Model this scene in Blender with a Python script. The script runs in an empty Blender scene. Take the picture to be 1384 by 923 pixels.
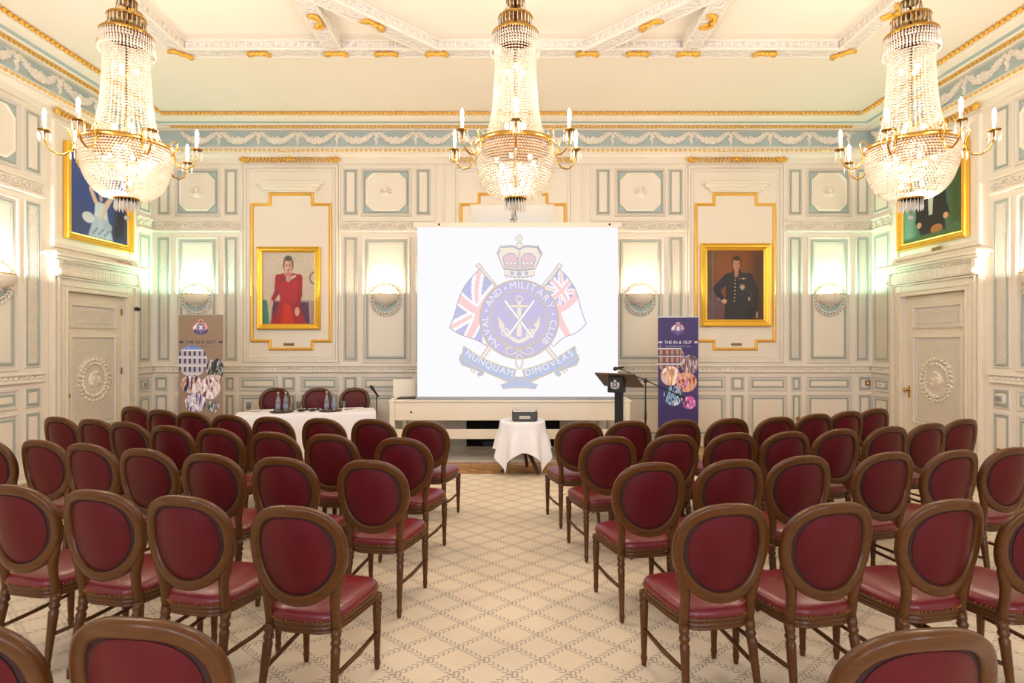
import bpy, math, random
import numpy as np
from mathutils import Vector, Matrix, geometry
random.seed(7)
PI = math.pi
SC = bpy.context.scene
COL = SC.collection
F, H = 770.0, 1.75           # focal length in px, camera height
WX, WY, CZ = 5.99, 9.49, 5.42  # half width of room, back wall, ceiling

# ------------------------------------------------------------------ materials
MATS = {}
def nt(name):
    m = bpy.data.materials.new(name); m.use_nodes = True
    n = m.node_tree.nodes; n.clear()
    out = n.new('ShaderNodeOutputMaterial')
    MATS[name] = m
    return m, m.node_tree, out
def P(name, col, rough=.6, metal=0., bump=None, bstr=.3, bdist=.01, noise=None, coat=0., emit=None, spec=None):
    m, t, out = nt(name); N = t.nodes; L = t.links
    b = N.new('ShaderNodeBsdfPrincipled'); L.new(b.outputs[0], out.inputs[0])
    b.inputs['Base Color'].default_value = (*col, 1); b.inputs['Roughness'].default_value = rough
    b.inputs['Metallic'].default_value = metal
    b.inputs['Coat Weight'].default_value = coat
    if spec is not None: b.inputs['Specular IOR Level'].default_value = spec
    if emit: b.inputs['Emission Color'].default_value = (*emit[:3], 1); b.inputs['Emission Strength'].default_value = emit[3]
    tc = N.new('ShaderNodeTexCoord')
    if noise:
        sc, amt, stretch = noise
        mp = N.new('ShaderNodeMapping'); mp.inputs['Scale'].default_value = stretch
        L.new(tc.outputs['Object'], mp.inputs[0])
        nz = N.new('ShaderNodeTexNoise'); nz.inputs['Scale'].default_value = sc; nz.inputs['Detail'].default_value = 5
        L.new(mp.outputs[0], nz.inputs[0])
        mx = N.new('ShaderNodeMix'); mx.data_type = 'RGBA'
        mx.inputs['A'].default_value = (*[c*(1-amt) for c in col], 1); mx.inputs['B'].default_value = (*[min(1, c*(1+amt)) for c in col], 1)
        L.new(nz.outputs['Fac'], mx.inputs['Factor']); L.new(mx.outputs['Result'], b.inputs['Base Color'])
    if bump:
        kind, sc = bump
        if kind == 'voronoi':
            v = N.new('ShaderNodeTexVoronoi'); v.feature = 'SMOOTH_F1'; v.inputs['Scale'].default_value = sc
            L.new(tc.outputs['Object'], v.inputs['Vector']); h = v.outputs['Distance']
        elif kind == 'noise':
            v = N.new('ShaderNodeTexNoise'); v.inputs['Scale'].default_value = sc
            L.new(tc.outputs['Object'], v.inputs['Vector']); h = v.outputs['Fac']
        else:   # lattice of small diamonds on a wall plane (local x, z)
            s = N.new('ShaderNodeSeparateXYZ'); L.new(tc.outputs['Object'], s.inputs[0])
            def mth(op, a, c=None):
                q = N.new('ShaderNodeMath'); q.operation = op
                for i, x in enumerate((a, c)):
                    if x is None: continue
                    if isinstance(x, (int, float)): q.inputs[i].default_value = x
                    else: L.new(x, q.inputs[i])
                return q.outputs[0]
            a = mth('SINE', mth('MULTIPLY', mth('ADD', s.outputs[0], s.outputs[2]), sc))
            c = mth('SINE', mth('MULTIPLY', mth('SUBTRACT', s.outputs[0], s.outputs[2]), sc))
            h = mth('ABSOLUTE', mth('MULTIPLY', a, c))
        bp = N.new('ShaderNodeBump'); bp.inputs['Strength'].default_value = bstr; bp.inputs['Distance'].default_value = bdist
        L.new(h, bp.inputs['Height']); L.new(bp.outputs[0], b.inputs['Normal'])
    return m
P('cream', (.80, .73, .62), .55)
P('cream_lattice', (.80, .73, .62), .55, bump=('lattice', 95), bstr=.9, bdist=.009)
P('cream_relief', (.80, .73, .63), .55, bump=('voronoi', 22), bstr=1, bdist=.03)
P('ceiling_white', (.84, .78, .68), .7)
P('plaster_relief', (.74, .70, .66), .6, bump=('voronoi', 26), bstr=1, bdist=.03)
P('lilac', (.66, .61, .55), .55)
P('blue_line', (.36, .40, .35), .5)
P('blue', (.40, .49, .49), .6)
P('gold_paint', (.80, .45, .07), .38, .55)
P('gold_frame', (.85, .50, .06), .3, .7, bump=('noise', 60), bstr=.25)
P('brass', (.55, .30, .06), .25, 1.)
P('brass_dark', (.33, .17, .04), .3, 1.)
P('door_paint', (.78, .70, .57), .5)
P('furniture_white', (.82, .74, .60), .4)
P('wood', (.098, .032, .006), .28, noise=(9, .45, (1, 1, 6)), spec=.35)
P('wood_dark', (.05, .02, .012), .35)
P('leather', (.095, .003, .006), .42, noise=(7, .3, (1, 1, 1)), bump=('noise', 120), bstr=.12, spec=.28)  # chair leather for the backs, their shade put into the darker colour
P('leather_seat_lit', (.16, .012, .018), .30, noise=(6, .25, (1, 1, 1)), bump=('noise', 90), bstr=.12, spec=.5)  # lighter copy of the chair leather, light on the seats put into the colour
P('groove', (.03, .004, .004), .7)
P('cloth', (.90, .88, .92), .85, bump=('noise', 300), bstr=.05)
P('black', (.012, .012, .013), .4)
P('black_metal', (.02, .02, .022), .3, .6)
P('opening_black', (.004, .004, .004), .95)
P('grey_plastic', (.06, .056, .053), .45)
P('light_plastic', (.55, .50, .45), .4)
P('silver', (.6, .6, .6), .3, 1.)
P('paper', (.9, .9, .9), .8)
P('switch_white', (.8, .78, .72), .4)
P('red_paint', (.5, .02, .02), .4)
P('marble', (.58, .53, .48), .3, noise=(5, .3, (1, 1, 2.5)))
P('bottle_label', (.25, .27, .42), .5)
P('lectern_face', (.12, .075, .05), .4, noise=(6, .3, (1, 1, 1)))
P('sleeve', (.42, .50, .50), .8)
P('candle', (.85, .80, .72), .5)
P('plaster_bowl', (.80, .72, .60), .6, bump=('lattice', 60), bstr=.3)
P('plaque', (.35, .22, .08), .3, .8)
P('pole_grey', (.35, .35, .36), .4, .5)
P('bulb', (1, 1, 1), .5, emit=(1, .80, .5, 22))
P('projector_lens', (.02, .02, .03), .1)
P('mirror', (.9, .9, .88), .02, 1.)
P('teal_plastic', (.10, .30, .40), .4)
# clear glass for bottles: cheap mix
def glassy(name, tint, tr, trans=0.):
    m, t, out = nt(name); N = t.nodes; L = t.links
    g = N.new('ShaderNodeBsdfGlossy'); g.inputs['Roughness'].default_value = .08; g.inputs['Color'].default_value = (1, 1, 1, 1)
    tp = N.new('ShaderNodeBsdfTransparent'); tp.inputs['Color'].default_value = (*tint, 1)
    tl = N.new('ShaderNodeBsdfTranslucent'); tl.inputs['Color'].default_value = (*tint, 1)
    df = N.new('ShaderNodeBsdfDiffuse'); df.inputs['Color'].default_value = (*tint, 1)
    body = N.new('ShaderNodeMixShader'); body.inputs[0].default_value = .5
    L.new(tl.outputs[0], body.inputs[1]); L.new(df.outputs[0], body.inputs[2])
    m1 = N.new('ShaderNodeMixShader'); m1.inputs[0].default_value = tr
    L.new(body.outputs[0], m1.inputs[1]); L.new(tp.outputs[0], m1.inputs[2])
    fr = N.new('ShaderNodeFresnel'); fr.inputs[0].default_value = 1.6
    m2 = N.new('ShaderNodeMixShader'); L.new(fr.outputs[0], m2.inputs[0])
    L.new(m1.outputs[0], m2.inputs[1]); L.new(g.outputs[0], m2.inputs[2]); L.new(m2.outputs[0], out.inputs[0])
glassy('bottle_glass', (.86, .90, .92), .75)
glassy('crystal', (.86, .80, .71), .2)
glassy('crystal_drop', (.95, .92, .88), .25)
def color_attr(name, rough=.5, emit=0.):
    m, t, out = nt(name); N = t.nodes; L = t.links
    a = N.new('ShaderNodeVertexColor'); a.layer_name = 'Col'
    if emit:
        e = N.new('ShaderNodeEmission'); e.inputs[1].default_value = emit; L.new(a.outputs[0], e.inputs[0]); L.new(e.outputs[0], out.inputs[0])
    else:
        b = N.new('ShaderNodeBsdfPrincipled'); b.inputs['Roughness'].default_value = rough
        L.new(a.outputs[0], b.inputs['Base Color']); L.new(b.outputs[0], out.inputs[0])
color_attr('painted_canvas', .35)
color_attr('printed_vinyl', .5)
color_attr('screen_image', emit=1.)
# carpet: cream with a lattice of small grey leaves
def carpet():
    m, t, out = nt('carpet'); N = t.nodes; L = t.links
    b = N.new('ShaderNodeBsdfPrincipled'); b.inputs['Roughness'].default_value = .95; L.new(b.outputs[0], out.inputs[0])
    b.inputs['Specular IOR Level'].default_value = .1
    tc = N.new('ShaderNodeTexCoord'); s = N.new('ShaderNodeSeparateXYZ'); L.new(tc.outputs['Object'], s.inputs[0])
    def mth(op, a, c=None, d=None):
        q = N.new('ShaderNodeMath'); q.operation = op
        for i, x in enumerate((a, c, d)):
            if x is None: continue
            if isinstance(x, (int, float)): q.inputs[i].default_value = x
            else: L.new(x, q.inputs[i])
        return q.outputs[0]
    X = mth('DIVIDE', s.outputs[0], .305); Y = mth('DIVIDE', s.outputs[1], .27)
    U = mth('ADD', X, Y); V = mth('SUBTRACT', X, Y)
    def line(p, q, sgn):
        d = mth('SUBTRACT', mth('FRACT', mth('ADD', p, .5)), .5)
        ad = mth('ABSOLUTE', d)
        band = mth('MULTIPLY', mth('LESS_THAN', ad, .105), mth('GREATER_THAN', ad, .012))
        ph = mth('ADD', mth('MULTIPLY', q, 6.), mth('MULTIPLY', ad, 8.*sgn))
        leaf = mth('LESS_THAN', mth('FRACT', ph), .42)
        return mth('MULTIPLY', band, leaf)
    pat = mth('MAXIMUM', line(U, V, 1), line(V, U, 1))
    nz = N.new('ShaderNodeTexNoise'); nz.inputs['Scale'].default_value = 1.3; nz.inputs['Detail'].default_value = 6; L.new(tc.outputs['Object'], nz.inputs[0])
    base = N.new('ShaderNodeMix'); base.data_type = 'RGBA'
    base.inputs['A'].default_value = (.68, .55, .40, 1); base.inputs['B'].default_value = (.80, .69, .54, 1)
    L.new(nz.outputs['Fac'], base.inputs['Factor'])
    mx = N.new('ShaderNodeMix'); mx.data_type = 'RGBA'; L.new(mth('MULTIPLY', pat, .78), mx.inputs['Factor'])
    L.new(base.outputs['Result'], mx.inputs['A']); mx.inputs['B'].default_value = (.30, .26, .23, 1)
    L.new(mx.outputs['Result'], b.inputs['Base Color'])
carpet()
def parquet():
    m, t, out = nt('parquet'); N = t.nodes; L = t.links
    b = N.new('ShaderNodeBsdfPrincipled'); b.inputs['Roughness'].default_value = .25; L.new(b.outputs[0], out.inputs[0])
    tc = N.new('ShaderNodeTexCoord'); mp = N.new('ShaderNodeMapping'); mp.inputs['Rotation'].default_value = (0, 0, .785)
    L.new(tc.outputs['Object'], mp.inputs[0])
    br = N.new('ShaderNodeTexBrick'); br.inputs['Scale'].default_value = 3.2; br.inputs['Mortar Size'].default_value = .008
    br.inputs['Color1'].default_value = (.48, .25, .09, 1); br.inputs['Color2'].default_value = (.60, .34, .14, 1); br.inputs['Mortar'].default_value = (.2, .09, .03, 1)
    L.new(mp.outputs[0], br.inputs['Vector']); L.new(br.outputs['Color'], b.inputs['Base Color'])
parquet()

# ------------------------------------------------------------------ mesh builder
class MB:
    def __init__(s): s.v = []; s.f = []; s.m = []; s.s = []; s.mats = []
    def mi(s, name):
        if name not in s.mats: s.mats.append(name)
        return s.mats.index(name)
    def add(s, vs, fs, mat, smooth=False, M=None):
        o = len(s.v); k = s.mi(mat)
        s.v += [tuple(M @ Vector(p)) if M is not None else tuple(p) for p in vs]
        for f in fs: s.f.append([i+o for i in f]); s.m.append(k); s.s.append(smooth)
    def box(s, x0, x1, y0, y1, z0, z1, mat, M=None):
        vs = [(x, y, z) for z in (z0, z1) for y in (y0, y1) for x in (x0, x1)]
        s.add(vs, [(0, 2, 3, 1), (4, 5, 7, 6), (0, 1, 5, 4), (2, 6, 7, 3), (0, 4, 6, 2), (1, 3, 7, 5)], mat, False, M)
    def bbox(s, x0, x1, y0, y1, z0, z1, mat, b=.006, M=None):   # box with chamfered edges
        vs = []; fs = []
        X = (x0, x1); Y = (y0, y1); Z = (z0, z1)
        idx = {}
        for i in (0, 1):
            for j in (0, 1):
                for k in (0, 1):
                    sx, sy, sz = (b if i == 0 else -b), (b if j == 0 else -b), (b if k == 0 else -b)
                    idx[i, j, k, 'x'] = len(vs); vs.append((X[i], Y[j]+sy, Z[k]+sz))
                    idx[i, j, k, 'y'] = len(vs); vs.append((X[i]+sx, Y[j], Z[k]+sz))
                    idx[i, j, k, 'z'] = len(vs); vs.append((X[i]+sx, Y[j]+sy, Z[k]))
                    fs.append((idx[i, j, k, 'x'], idx[i, j, k, 'y'], idx[i, j, k, 'z']))
        for i in (0, 1):
            fs.append([idx[i, j, k, 'x'] for j, k in ((0, 0), (1, 0), (1, 1), (0, 1))])
            fs.append([idx[j, i, k, 'y'] for j, k in ((0, 0), (1, 0), (1, 1), (0, 1))])
            fs.append([idx[j, k, i, 'z'] for j, k in ((0, 0), (1, 0), (1, 1), (0, 1))])
        for j in (0, 1):
            for k in (0, 1):
                fs.append((idx[0, j, k, 'y'], idx[1, j, k, 'y'], idx[1, j, k, 'z'], idx[0, j, k, 'z']))
                fs.append((idx[j, 0, k, 'x'], idx[j, 1, k, 'x'], idx[j, 1, k, 'z'], idx[j, 0, k, 'z']))
                fs.append((idx[j, k, 0, 'x'], idx[j, k, 1, 'x'], idx[j, k, 1, 'y'], idx[j, k, 0, 'y']))
        s.add(vs, fs, mat, False, M)
    def lathe(s, prof, mat, seg=16, c=(0, 0, 0), a0=0., a1=2*PI, flute=0, fl=0., M=None, smooth=True):
        closed = abs(a1-a0-2*PI) < 1e-6
        n = seg if closed else seg+1
        vs = []; fs = []
        for r, z in prof:
            for i in range(n):
                a = a0+(a1-a0)*i/seg
                rr = r*(1-fl*(i % 2)) if flute else r
                vs.append((c[0]+rr*math.cos(a), c[1]+rr*math.sin(a), c[2]+z))
        for j in range(len(prof)-1):
            for i in range(seg):
                k = (i+1) % n
                fs.append((j*n+i, j*n+k, (j+1)*n+k, (j+1)*n+i))
        if closed and prof[0][0] > 1e-4: fs.append(list(range(n))[::-1])
        if closed and prof[-1][0] > 1e-4: fs.append([(len(prof)-1)*n+i for i in range(n)])
        s.add(vs, fs, mat, smooth, M)
    def tube(s, pts, rad, mat, seg=8, closed=False, sx=1., M=None):
        pts = [Vector(p) for p in pts]; n = len(pts)
        if isinstance(rad, (int, float)): rad = [rad]*n
        vs = []; fs = []; up = Vector((0, 0, 1)); prev = None
        for i, p in enumerate(pts):
            if closed: t = pts[(i+1) % n]-pts[i-1]
            else: t = pts[min(i+1, n-1)]-pts[max(i-1, 0)]
            t.normalize()
            if prev is None:
                a = t.cross(up)
                if a.length < .05: a = t.cross(Vector((0, 1, 0)))
            else: a = prev-t*prev.dot(t)
            a.normalize(); prev = a; b = t.cross(a)
            for k in range(seg):
                an = 2*PI*k/seg
                vs.append(p+(a*math.cos(an)*sx+b*math.sin(an))*rad[i])
        R = n if closed else n-1
        for i in range(R):
            for k in range(seg):
                j = (i+1) % n; l = (k+1) % seg
                fs.append((i*seg+k, i*seg+l, j*seg+l, j*seg+k))
        if not closed: fs.append(list(range(seg))[::-1]); fs.append([(n-1)*seg+k for k in range(seg)])
        s.add(vs, fs, mat, True, M)
    def blob(s, c, r, mat, seg=8, ring=5, rot=None):
        if isinstance(r, (int, float)): r = (r, r, r)
        vs = [(0, 0, 1)]; fs = []
        for j in range(1, ring):
            a = PI*j/ring
            for i in range(seg):
                b = 2*PI*i/seg; vs.append((math.sin(a)*math.cos(b), math.sin(a)*math.sin(b), math.cos(a)))
        vs.append((0, 0, -1)); L = len(vs)-1
        for i in range(seg):
            k = (i+1) % seg
            fs.append((0, 1+i, 1+k)); fs.append((L, L-seg+k, L-seg+i))
            for j in range(ring-2): fs.append((1+j*seg+i, 1+(j+1)*seg+i, 1+(j+1)*seg+k, 1+j*seg+k))
        M = Matrix.Translation(c) @ (rot if rot is not None else Matrix.Identity(4)) @ Matrix.Diagonal((*r, 1))
        s.add(vs, fs, mat, True, M)
    def oct(s, c, r, rz, mat):
        x, y, z = c
        s.add([(x+r, y, z), (x, y+r, z), (x-r, y, z), (x, y-r, z), (x, y, z+rz), (x, y, z-rz)],
              [(0, 1, 4), (1, 2, 4), (2, 3, 4), (3, 0, 4), (1, 0, 5), (2, 1, 5), (3, 2, 5), (0, 3, 5)], mat, False)
    def loft(s, pts, prof, cap=None, smooth=False):
        """pts: CCW outline in wall plane (u, z); prof: (inset, w, material of the ring ending here)."""
        prev = None; o = len(s.v); n = len(pts)
        for k, (ins, w, mat) in enumerate(prof):
            q = inset(pts, ins)
            base = len(s.v); s.v += [(u, -w, z) for u, z in q]
            if prev is not None:
                mi = s.mi(mat)
                for i in range(n):
                    j = (i+1) % n
                    s.f.append([prev+i, prev+j, base+j, base+i]); s.m.append(mi); s.s.append(smooth)
            prev = base
        if cap:
            s.f.append([prev+i for i in range(n)]); s.m.append(s.mi(cap)); s.s.append(False)
    def mesh(s, name):
        me = bpy.data.meshes.new(name); me.from_pydata(s.v, [], s.f)
        for n in s.mats: me.materials.append(MATS[n])
        me.polygons.foreach_set('material_index', s.m); me.polygons.foreach_set('use_smooth', s.s)
        me.update(); return me
    def build(s, name, parent=None, loc=None, rz=0., **props):
        o = bpy.data.objects.new(name, s.mesh(name)); COL.objects.link(o)
        if parent is not None: o.parent = parent
        if loc is not None: o.location = loc
        if rz: o.rotation_euler = (0, 0, rz)
        for k, v in props.items(): o[k] = v
        return o
def inset(pts, d):
    if d == 0: return list(pts)
    n = len(pts); out = []
    for i in range(n):
        a = Vector(pts[i-1]); b = Vector(pts[i]); c = Vector(pts[(i+1) % n])
        e1 = (b-a).normalized(); e2 = (c-b).normalized()
        n1 = Vector((-e1.y, e1.x)); n2 = Vector((-e2.y, e2.x))
        den = 1+n1.dot(n2)
        m = (n1+n2)/den if den > .05 else n1
        out.append(tuple(b+m*d))
    return out
def rect(u0, u1, z0, z1): return [(u0, z0), (u1, z0), (u1, z1), (u0, z1)]
def empty(name, loc=(0, 0, 0), rz=0., parent=None, **props):
    o = bpy.data.objects.new(name, None); COL.objects.link(o); o.location = loc; o.rotation_euler = (0, 0, rz)
    o.empty_display_size = .1
    if parent is not None: o.parent = parent
    for k, v in props.items(): o[k] = v
    return o
def copy_tree(o, parent=None):
    c = o.copy(); COL.objects.link(c)
    if parent is not None: c.parent = parent
    for ch in KIDS.get(o, []):
        copy_tree(ch, c)
    return c
KIDS = {}
def index_kids(root):
    for o in list(root.children): KIDS.setdefault(root, []).append(o); index_kids(o)
def link(o, name=None, parent=None):
    c = o.copy(); COL.objects.link(c)
    if parent is not None: c.parent = parent
    return c
def raster(name, w, h, nx, ny, fn, mat, parent=None, loc=None, rot=None, mask=None, **props):
    """A flat sheet w x h in its local xz plane whose paint is fn(X, Y) -> rgb; X, Y in 0..1 (Y up)."""
    X, Y = np.meshgrid((np.arange(nx)+.5)/nx, (np.arange(ny)+.5)/ny)
    C = np.clip(fn(X, Y), 0, 1)
    gx, gy = np.meshgrid(np.arange(nx+1)/nx, np.arange(ny+1)/ny)
    vs = np.stack([(gx-.5)*w, gx*0, (gy-.5)*h], -1).reshape(-1, 3)
    i, j = np.meshgrid(np.arange(nx), np.arange(ny))
    a = (j*(nx+1)+i).ravel(); fs = np.stack([a, a+1, a+nx+2, a+nx+1], 1)
    C = C.reshape(-1, 3)
    if mask is not None:
        k = mask(X, Y).ravel(); fs = fs[k]; C = C[k]
    me = bpy.data.meshes.new(name); me.from_pydata(vs.tolist(), [], fs.tolist())
    at = me.color_attributes.new('Col', 'FLOAT_COLOR', 'CORNER')
    cc = np.repeat(np.concatenate([C, np.ones((len(C), 1))], 1), 4, 0).astype(np.float32)
    at.data.foreach_set('color', cc.ravel())
    me.materials.append(MATS[mat]); me.update()
    o = bpy.data.objects.new(name, me); COL.objects.link(o)
    if parent is not None: o.parent = parent
    if loc is not None: o.location = loc
    if rot is not None: o.rotation_euler = rot
    for k, v in props.items(): o[k] = v
    return o
def lin(r, g, b): return tuple((c/255/12.92 if c/255 <= .04045 else ((c/255+.055)/1.055)**2.4) for c in (r, g, b))
def at(px, py, z=0.):            # measured spot on the horizontal plane at height z
    d = F*(H-z)/(py-461.5); return ((px-692)*d/F, d)

# ------------------------------------------------------------------ room shell
st = dict(kind='structure')
b = MB(); b.box(-WX-.2, WX+.2, -3.2, WY+.2, -.12, 0, 'parquet'); floor = b.build('floor', **st)
b = MB(); b.box(-WX-.2, WX+.2, -3.2, WY+.2, CZ, CZ+.15, 'ceiling_white'); ceiling = b.build('ceiling', **st)
b = MB(); b.bbox(-5.55, 5.55, -2.6, 7.47, 0, .014, 'carpet', .004)
b.build('carpet', label='cream fitted carpet with lattice of grey leaves under the chair rows', category='carpet')
b = MB(); b.box(-WX-.2, WX+.2, 0, .2, 0, CZ, 'cream'); wall_back = b.build('wall_back', loc=(0, WY, 0), **st)
# the door openings (local u): left door world y 7.61..8.80, right door 7.45..8.70
DL, DR, DT = (7.60, 8.80), (7.45, 8.70), 2.43
def side_wall(name, x, rz, flip, dr):
    b = MB(); g = (lambda a: -a) if flip else (lambda a: a)
    def seg(y0, y1, z0, z1):
        u0, u1 = sorted((g(y0), g(y1))); b.box(u0, u1, 0, .2, z0, z1, 'cream')
    seg(-3.2, dr[0], 0, CZ); seg(dr[1], WY, 0, CZ); seg(dr[0], dr[1], DT, CZ)
    return b.build(name, loc=(x, 0, 0), rz=rz, **st)
wall_left = side_wall('wall_left', -WX, PI/2, False, DL)
wall_right = side_wall('wall_right', WX, -PI/2, True, DR)
# rear wall behind the camera with three tall windows
wins = [(-3.9, -2.4), (-.75, .75), (2.4, 3.9)]
b = MB(); xs = [-WX-.2]+[x for w in wins for x in w]+[WX+.2]
for k in range(0, 8, 2): b.box(xs[k], xs[k+1], 0, .2, 0, CZ, 'cream')
for x0, x1 in wins: b.box(x0, x1, 0, .2, 0, .9, 'cream'); b.box(x0, x1, 0, .2, 4.2, CZ, 'cream')
wall_rear = b.build('wall_rear', loc=(0, -3.2, 0), **st)
for k, (x0, x1) in enumerate(wins):
    b = MB(); t = .05
    for a, c in ((x0, x0+t), (x1-t, x1), ((x0+x1)/2-t/2, (x0+x1)/2+t/2)): b.box(a, c, .05, .12, .9, 4.2, 'furniture_white')
    for z in (.9, 1.7, 2.5, 3.3, 4.15): b.box(x0, x1, .05, .12, z, z+t, 'furniture_white')
    b.build('window_%d' % (k+1), loc=(0, -3.2, 0), **st)

# ------------------------------------------------------------------ wall panelling (local: x along wall, -y into room)
def pz(y): return H+(461-y)/81.1
def pu(x): return (x-692)/81.1
SMALL = [(0, 0, 'cream'), (.010, .016, 'lilac'), (.024, .016, 'lilac'), (.032, .004, 'lilac'), (.058, .004, 'lilac'), (.062, .016, 'blue_line'), (.078, .016, 'blue_line'), (.084, .006, 'blue_line'), (.094, .012, 'cream')]
NARROW = [(0, 0, 'cream'), (.010, .014, 'lilac'), (.022, .014, 'lilac'), (.028, .003, 'lilac'), (.034, .015, 'blue_line'), (.050, .015, 'blue_line'), (.056, .004, 'blue_line'), (.064, .010, 'cream')]
BIG = [(0, 0, 'cream'), (.014, .030, 'cream'), (.034, .030, 'cream'), (.044, .008, 'lilac'), (.072, .008, 'lilac'), (.080, .022, 'blue_line'), (.102, .022, 'blue_line'), (.110, .008, 'blue_line'), (.124, .014, 'cream')]
def panel(wall, u0, u1, z0, z1, prof=NARROW, cap='cream', name='wall_panel'):
    b = MB(); b.loft(rect(u0, u1, z0, z1), prof, cap); return b.build(name, wall)
def octagon(wall, u0, u1, z0, z1):
    b = MB()
    b.loft(rect(u0, u1, z0, z1), [(0, 0, 'cream'), (.012, .03, 'cream'), (.035, .03, 'lilac'), (.055, .006, 'lilac'), (.066, .014, 'blue_line'), (.075, .004, 'blue_line')], 'blue')
    c = .12; i = .088
    a0, a1, c0, c1 = u0+i, u1-i, z0+i, z1-i
    o = [(a0+c, c0), (a1-c, c0), (a1, c0+c), (a1, c1-c), (a1-c, c1), (a0+c, c1), (a0, c1-c), (a0, c0+c)]
    b.loft(o, [(0, .004, 'cream'), (.0, .034, 'cream'), (.02, .042, 'cream'), (.035, .03, 'cream')], 'cream')
    p = b.build('octagon_panel', wall)
    b = MB(); uc, zc = (u0+u1)/2, (z0+z1)/2
    for k in range(12):
        a = k*2*PI/12; b.blob((uc+.085*math.cos(a), -.034, zc+.075*math.sin(a)), (.03, .025, .022), 'cream', 7, 4)
    b.blob((uc, -.036, zc+.03), (.036, .045, .045), 'cream'); b.blob((uc, -.034, zc-.04), (.06, .035, .04), 'cream'); b.blob((uc+.05, -.034, zc), (.03, .01, .02), 'cream')
    b.build('relief_bust', p)
def wreath_roundel(wall, uc, zc, r=.275):
    """blue disc below the wall light with a laurel wreath"""
    b = MB(); n = 40
    o = [(uc+r*math.cos(2*PI*k/n), zc+r*math.sin(2*PI*k/n)) for k in range(n)]
    b.loft(o, [(0, .012, 'cream'), (.004, .028, 'cream'), (.014, .028, 'cream'), (.018, .018, 'blue')], 'blue')
    p = b.build('wreath_roundel', wall)
    b = MB()
    for k in range(28):
        a = 2*PI*k/28
        for s in (-1, 1):
            rr = r-.052+s*.020
            M = Matrix.Rotation(-(a+s*.55+PI/2 if math.cos(a) > 0 else a-s*.55+PI/2), 4, 'Y')
            b.blob((uc+rr*math.cos(a), -.034, zc+rr*math.sin(a)), (.036, .020, .015), 'cream', 7, 4, M)
    b.build('laurel_wreath', p)
def scroll_rail(wall, u0, u1):
    """carved rinceau band between upper and middle panels"""
    z0, z1 = 3.585, 3.765
    b = MB(); b.box(u0, u1, -.012, 0, z0, z1, 'cream')
    b.bbox(u0, u1, -.05, 0, z0-.02, z0+.02, 'cream', .008); b.bbox(u0, u1, -.04, 0, z1-.02, z1+.015, 'cream', .008)
    p = b.build('carved_rail', wall)
    b = MB(); L = u1-u0; n = max(2, round(L/.16)); w = L/n
    for k in range(n):
        uc = u0+w*(k+.5); s = 1 if k % 2 else -1; zc = (z0+z1)/2
        pts = []
        for j in range(13):
            t = j/12; a = PI*(1-2.6*t)*s; rr = w*.42*(1-.72*t)
            pts.append((uc+rr*math.cos(a), -.022, zc+rr*math.sin(a)*.8))
        b.tube(pts, [.016-.007*j/12 for j in range(13)], 'cream', 5)
        b.blob((uc, -.02, zc), (.02, .012, .02), 'cream', 6, 4)
        b.blob((uc+w*.5, -.016, zc+.04*s), (.028, .01, .014), 'cream', 6, 4); b.blob((uc+w*.5, -.016, zc-.045*s), (.02, .01, .012), 'cream', 6, 4)
    b.build('scrollwork', p)
def chair_rail(wall, u0, u1):
    b = MB(); b.bbox(u0, u1, -.055, 0, 1.33, 1.362, 'cream', .008); b.bbox(u0, u1, -.03, 0, 1.265, 1.33, 'cream_relief', .004); b.bbox(u0, u1, -.045, 0, 1.235, 1.268, 'cream', .01)
    n = int((u1-u0)/.075)
    for k in range(n): b.blob((u0+(k+.5)*(u1-u0)/n, -.032, 1.298), (.028, .012, .022), 'cream', 6, 4)
    b.build('chair_rail', wall)
def wainscot(wall, cols):
    for u0, u1 in cols:
        w = u1-u0; pr = SMALL if w > .3 else NARROW
        panel(wall, u0, u1, .924, 1.175, pr); panel(wall, u0, u1, .16, .875, pr)
def tier(wall, kind, u0, u1, sconce=False):
    if kind == 'N':
        panel(wall, u0, u1, 3.85, 4.63, NARROW); panel(wall, u0, u1, 1.42, 3.50, NARROW, 'cream_lattice')
    else:
        octagon(wall, u0-.02, u1+.02, 3.83, 4.64)
        panel(wall, u0, u1, 1.39, 3.50, BIG)
STEP = None
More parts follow.
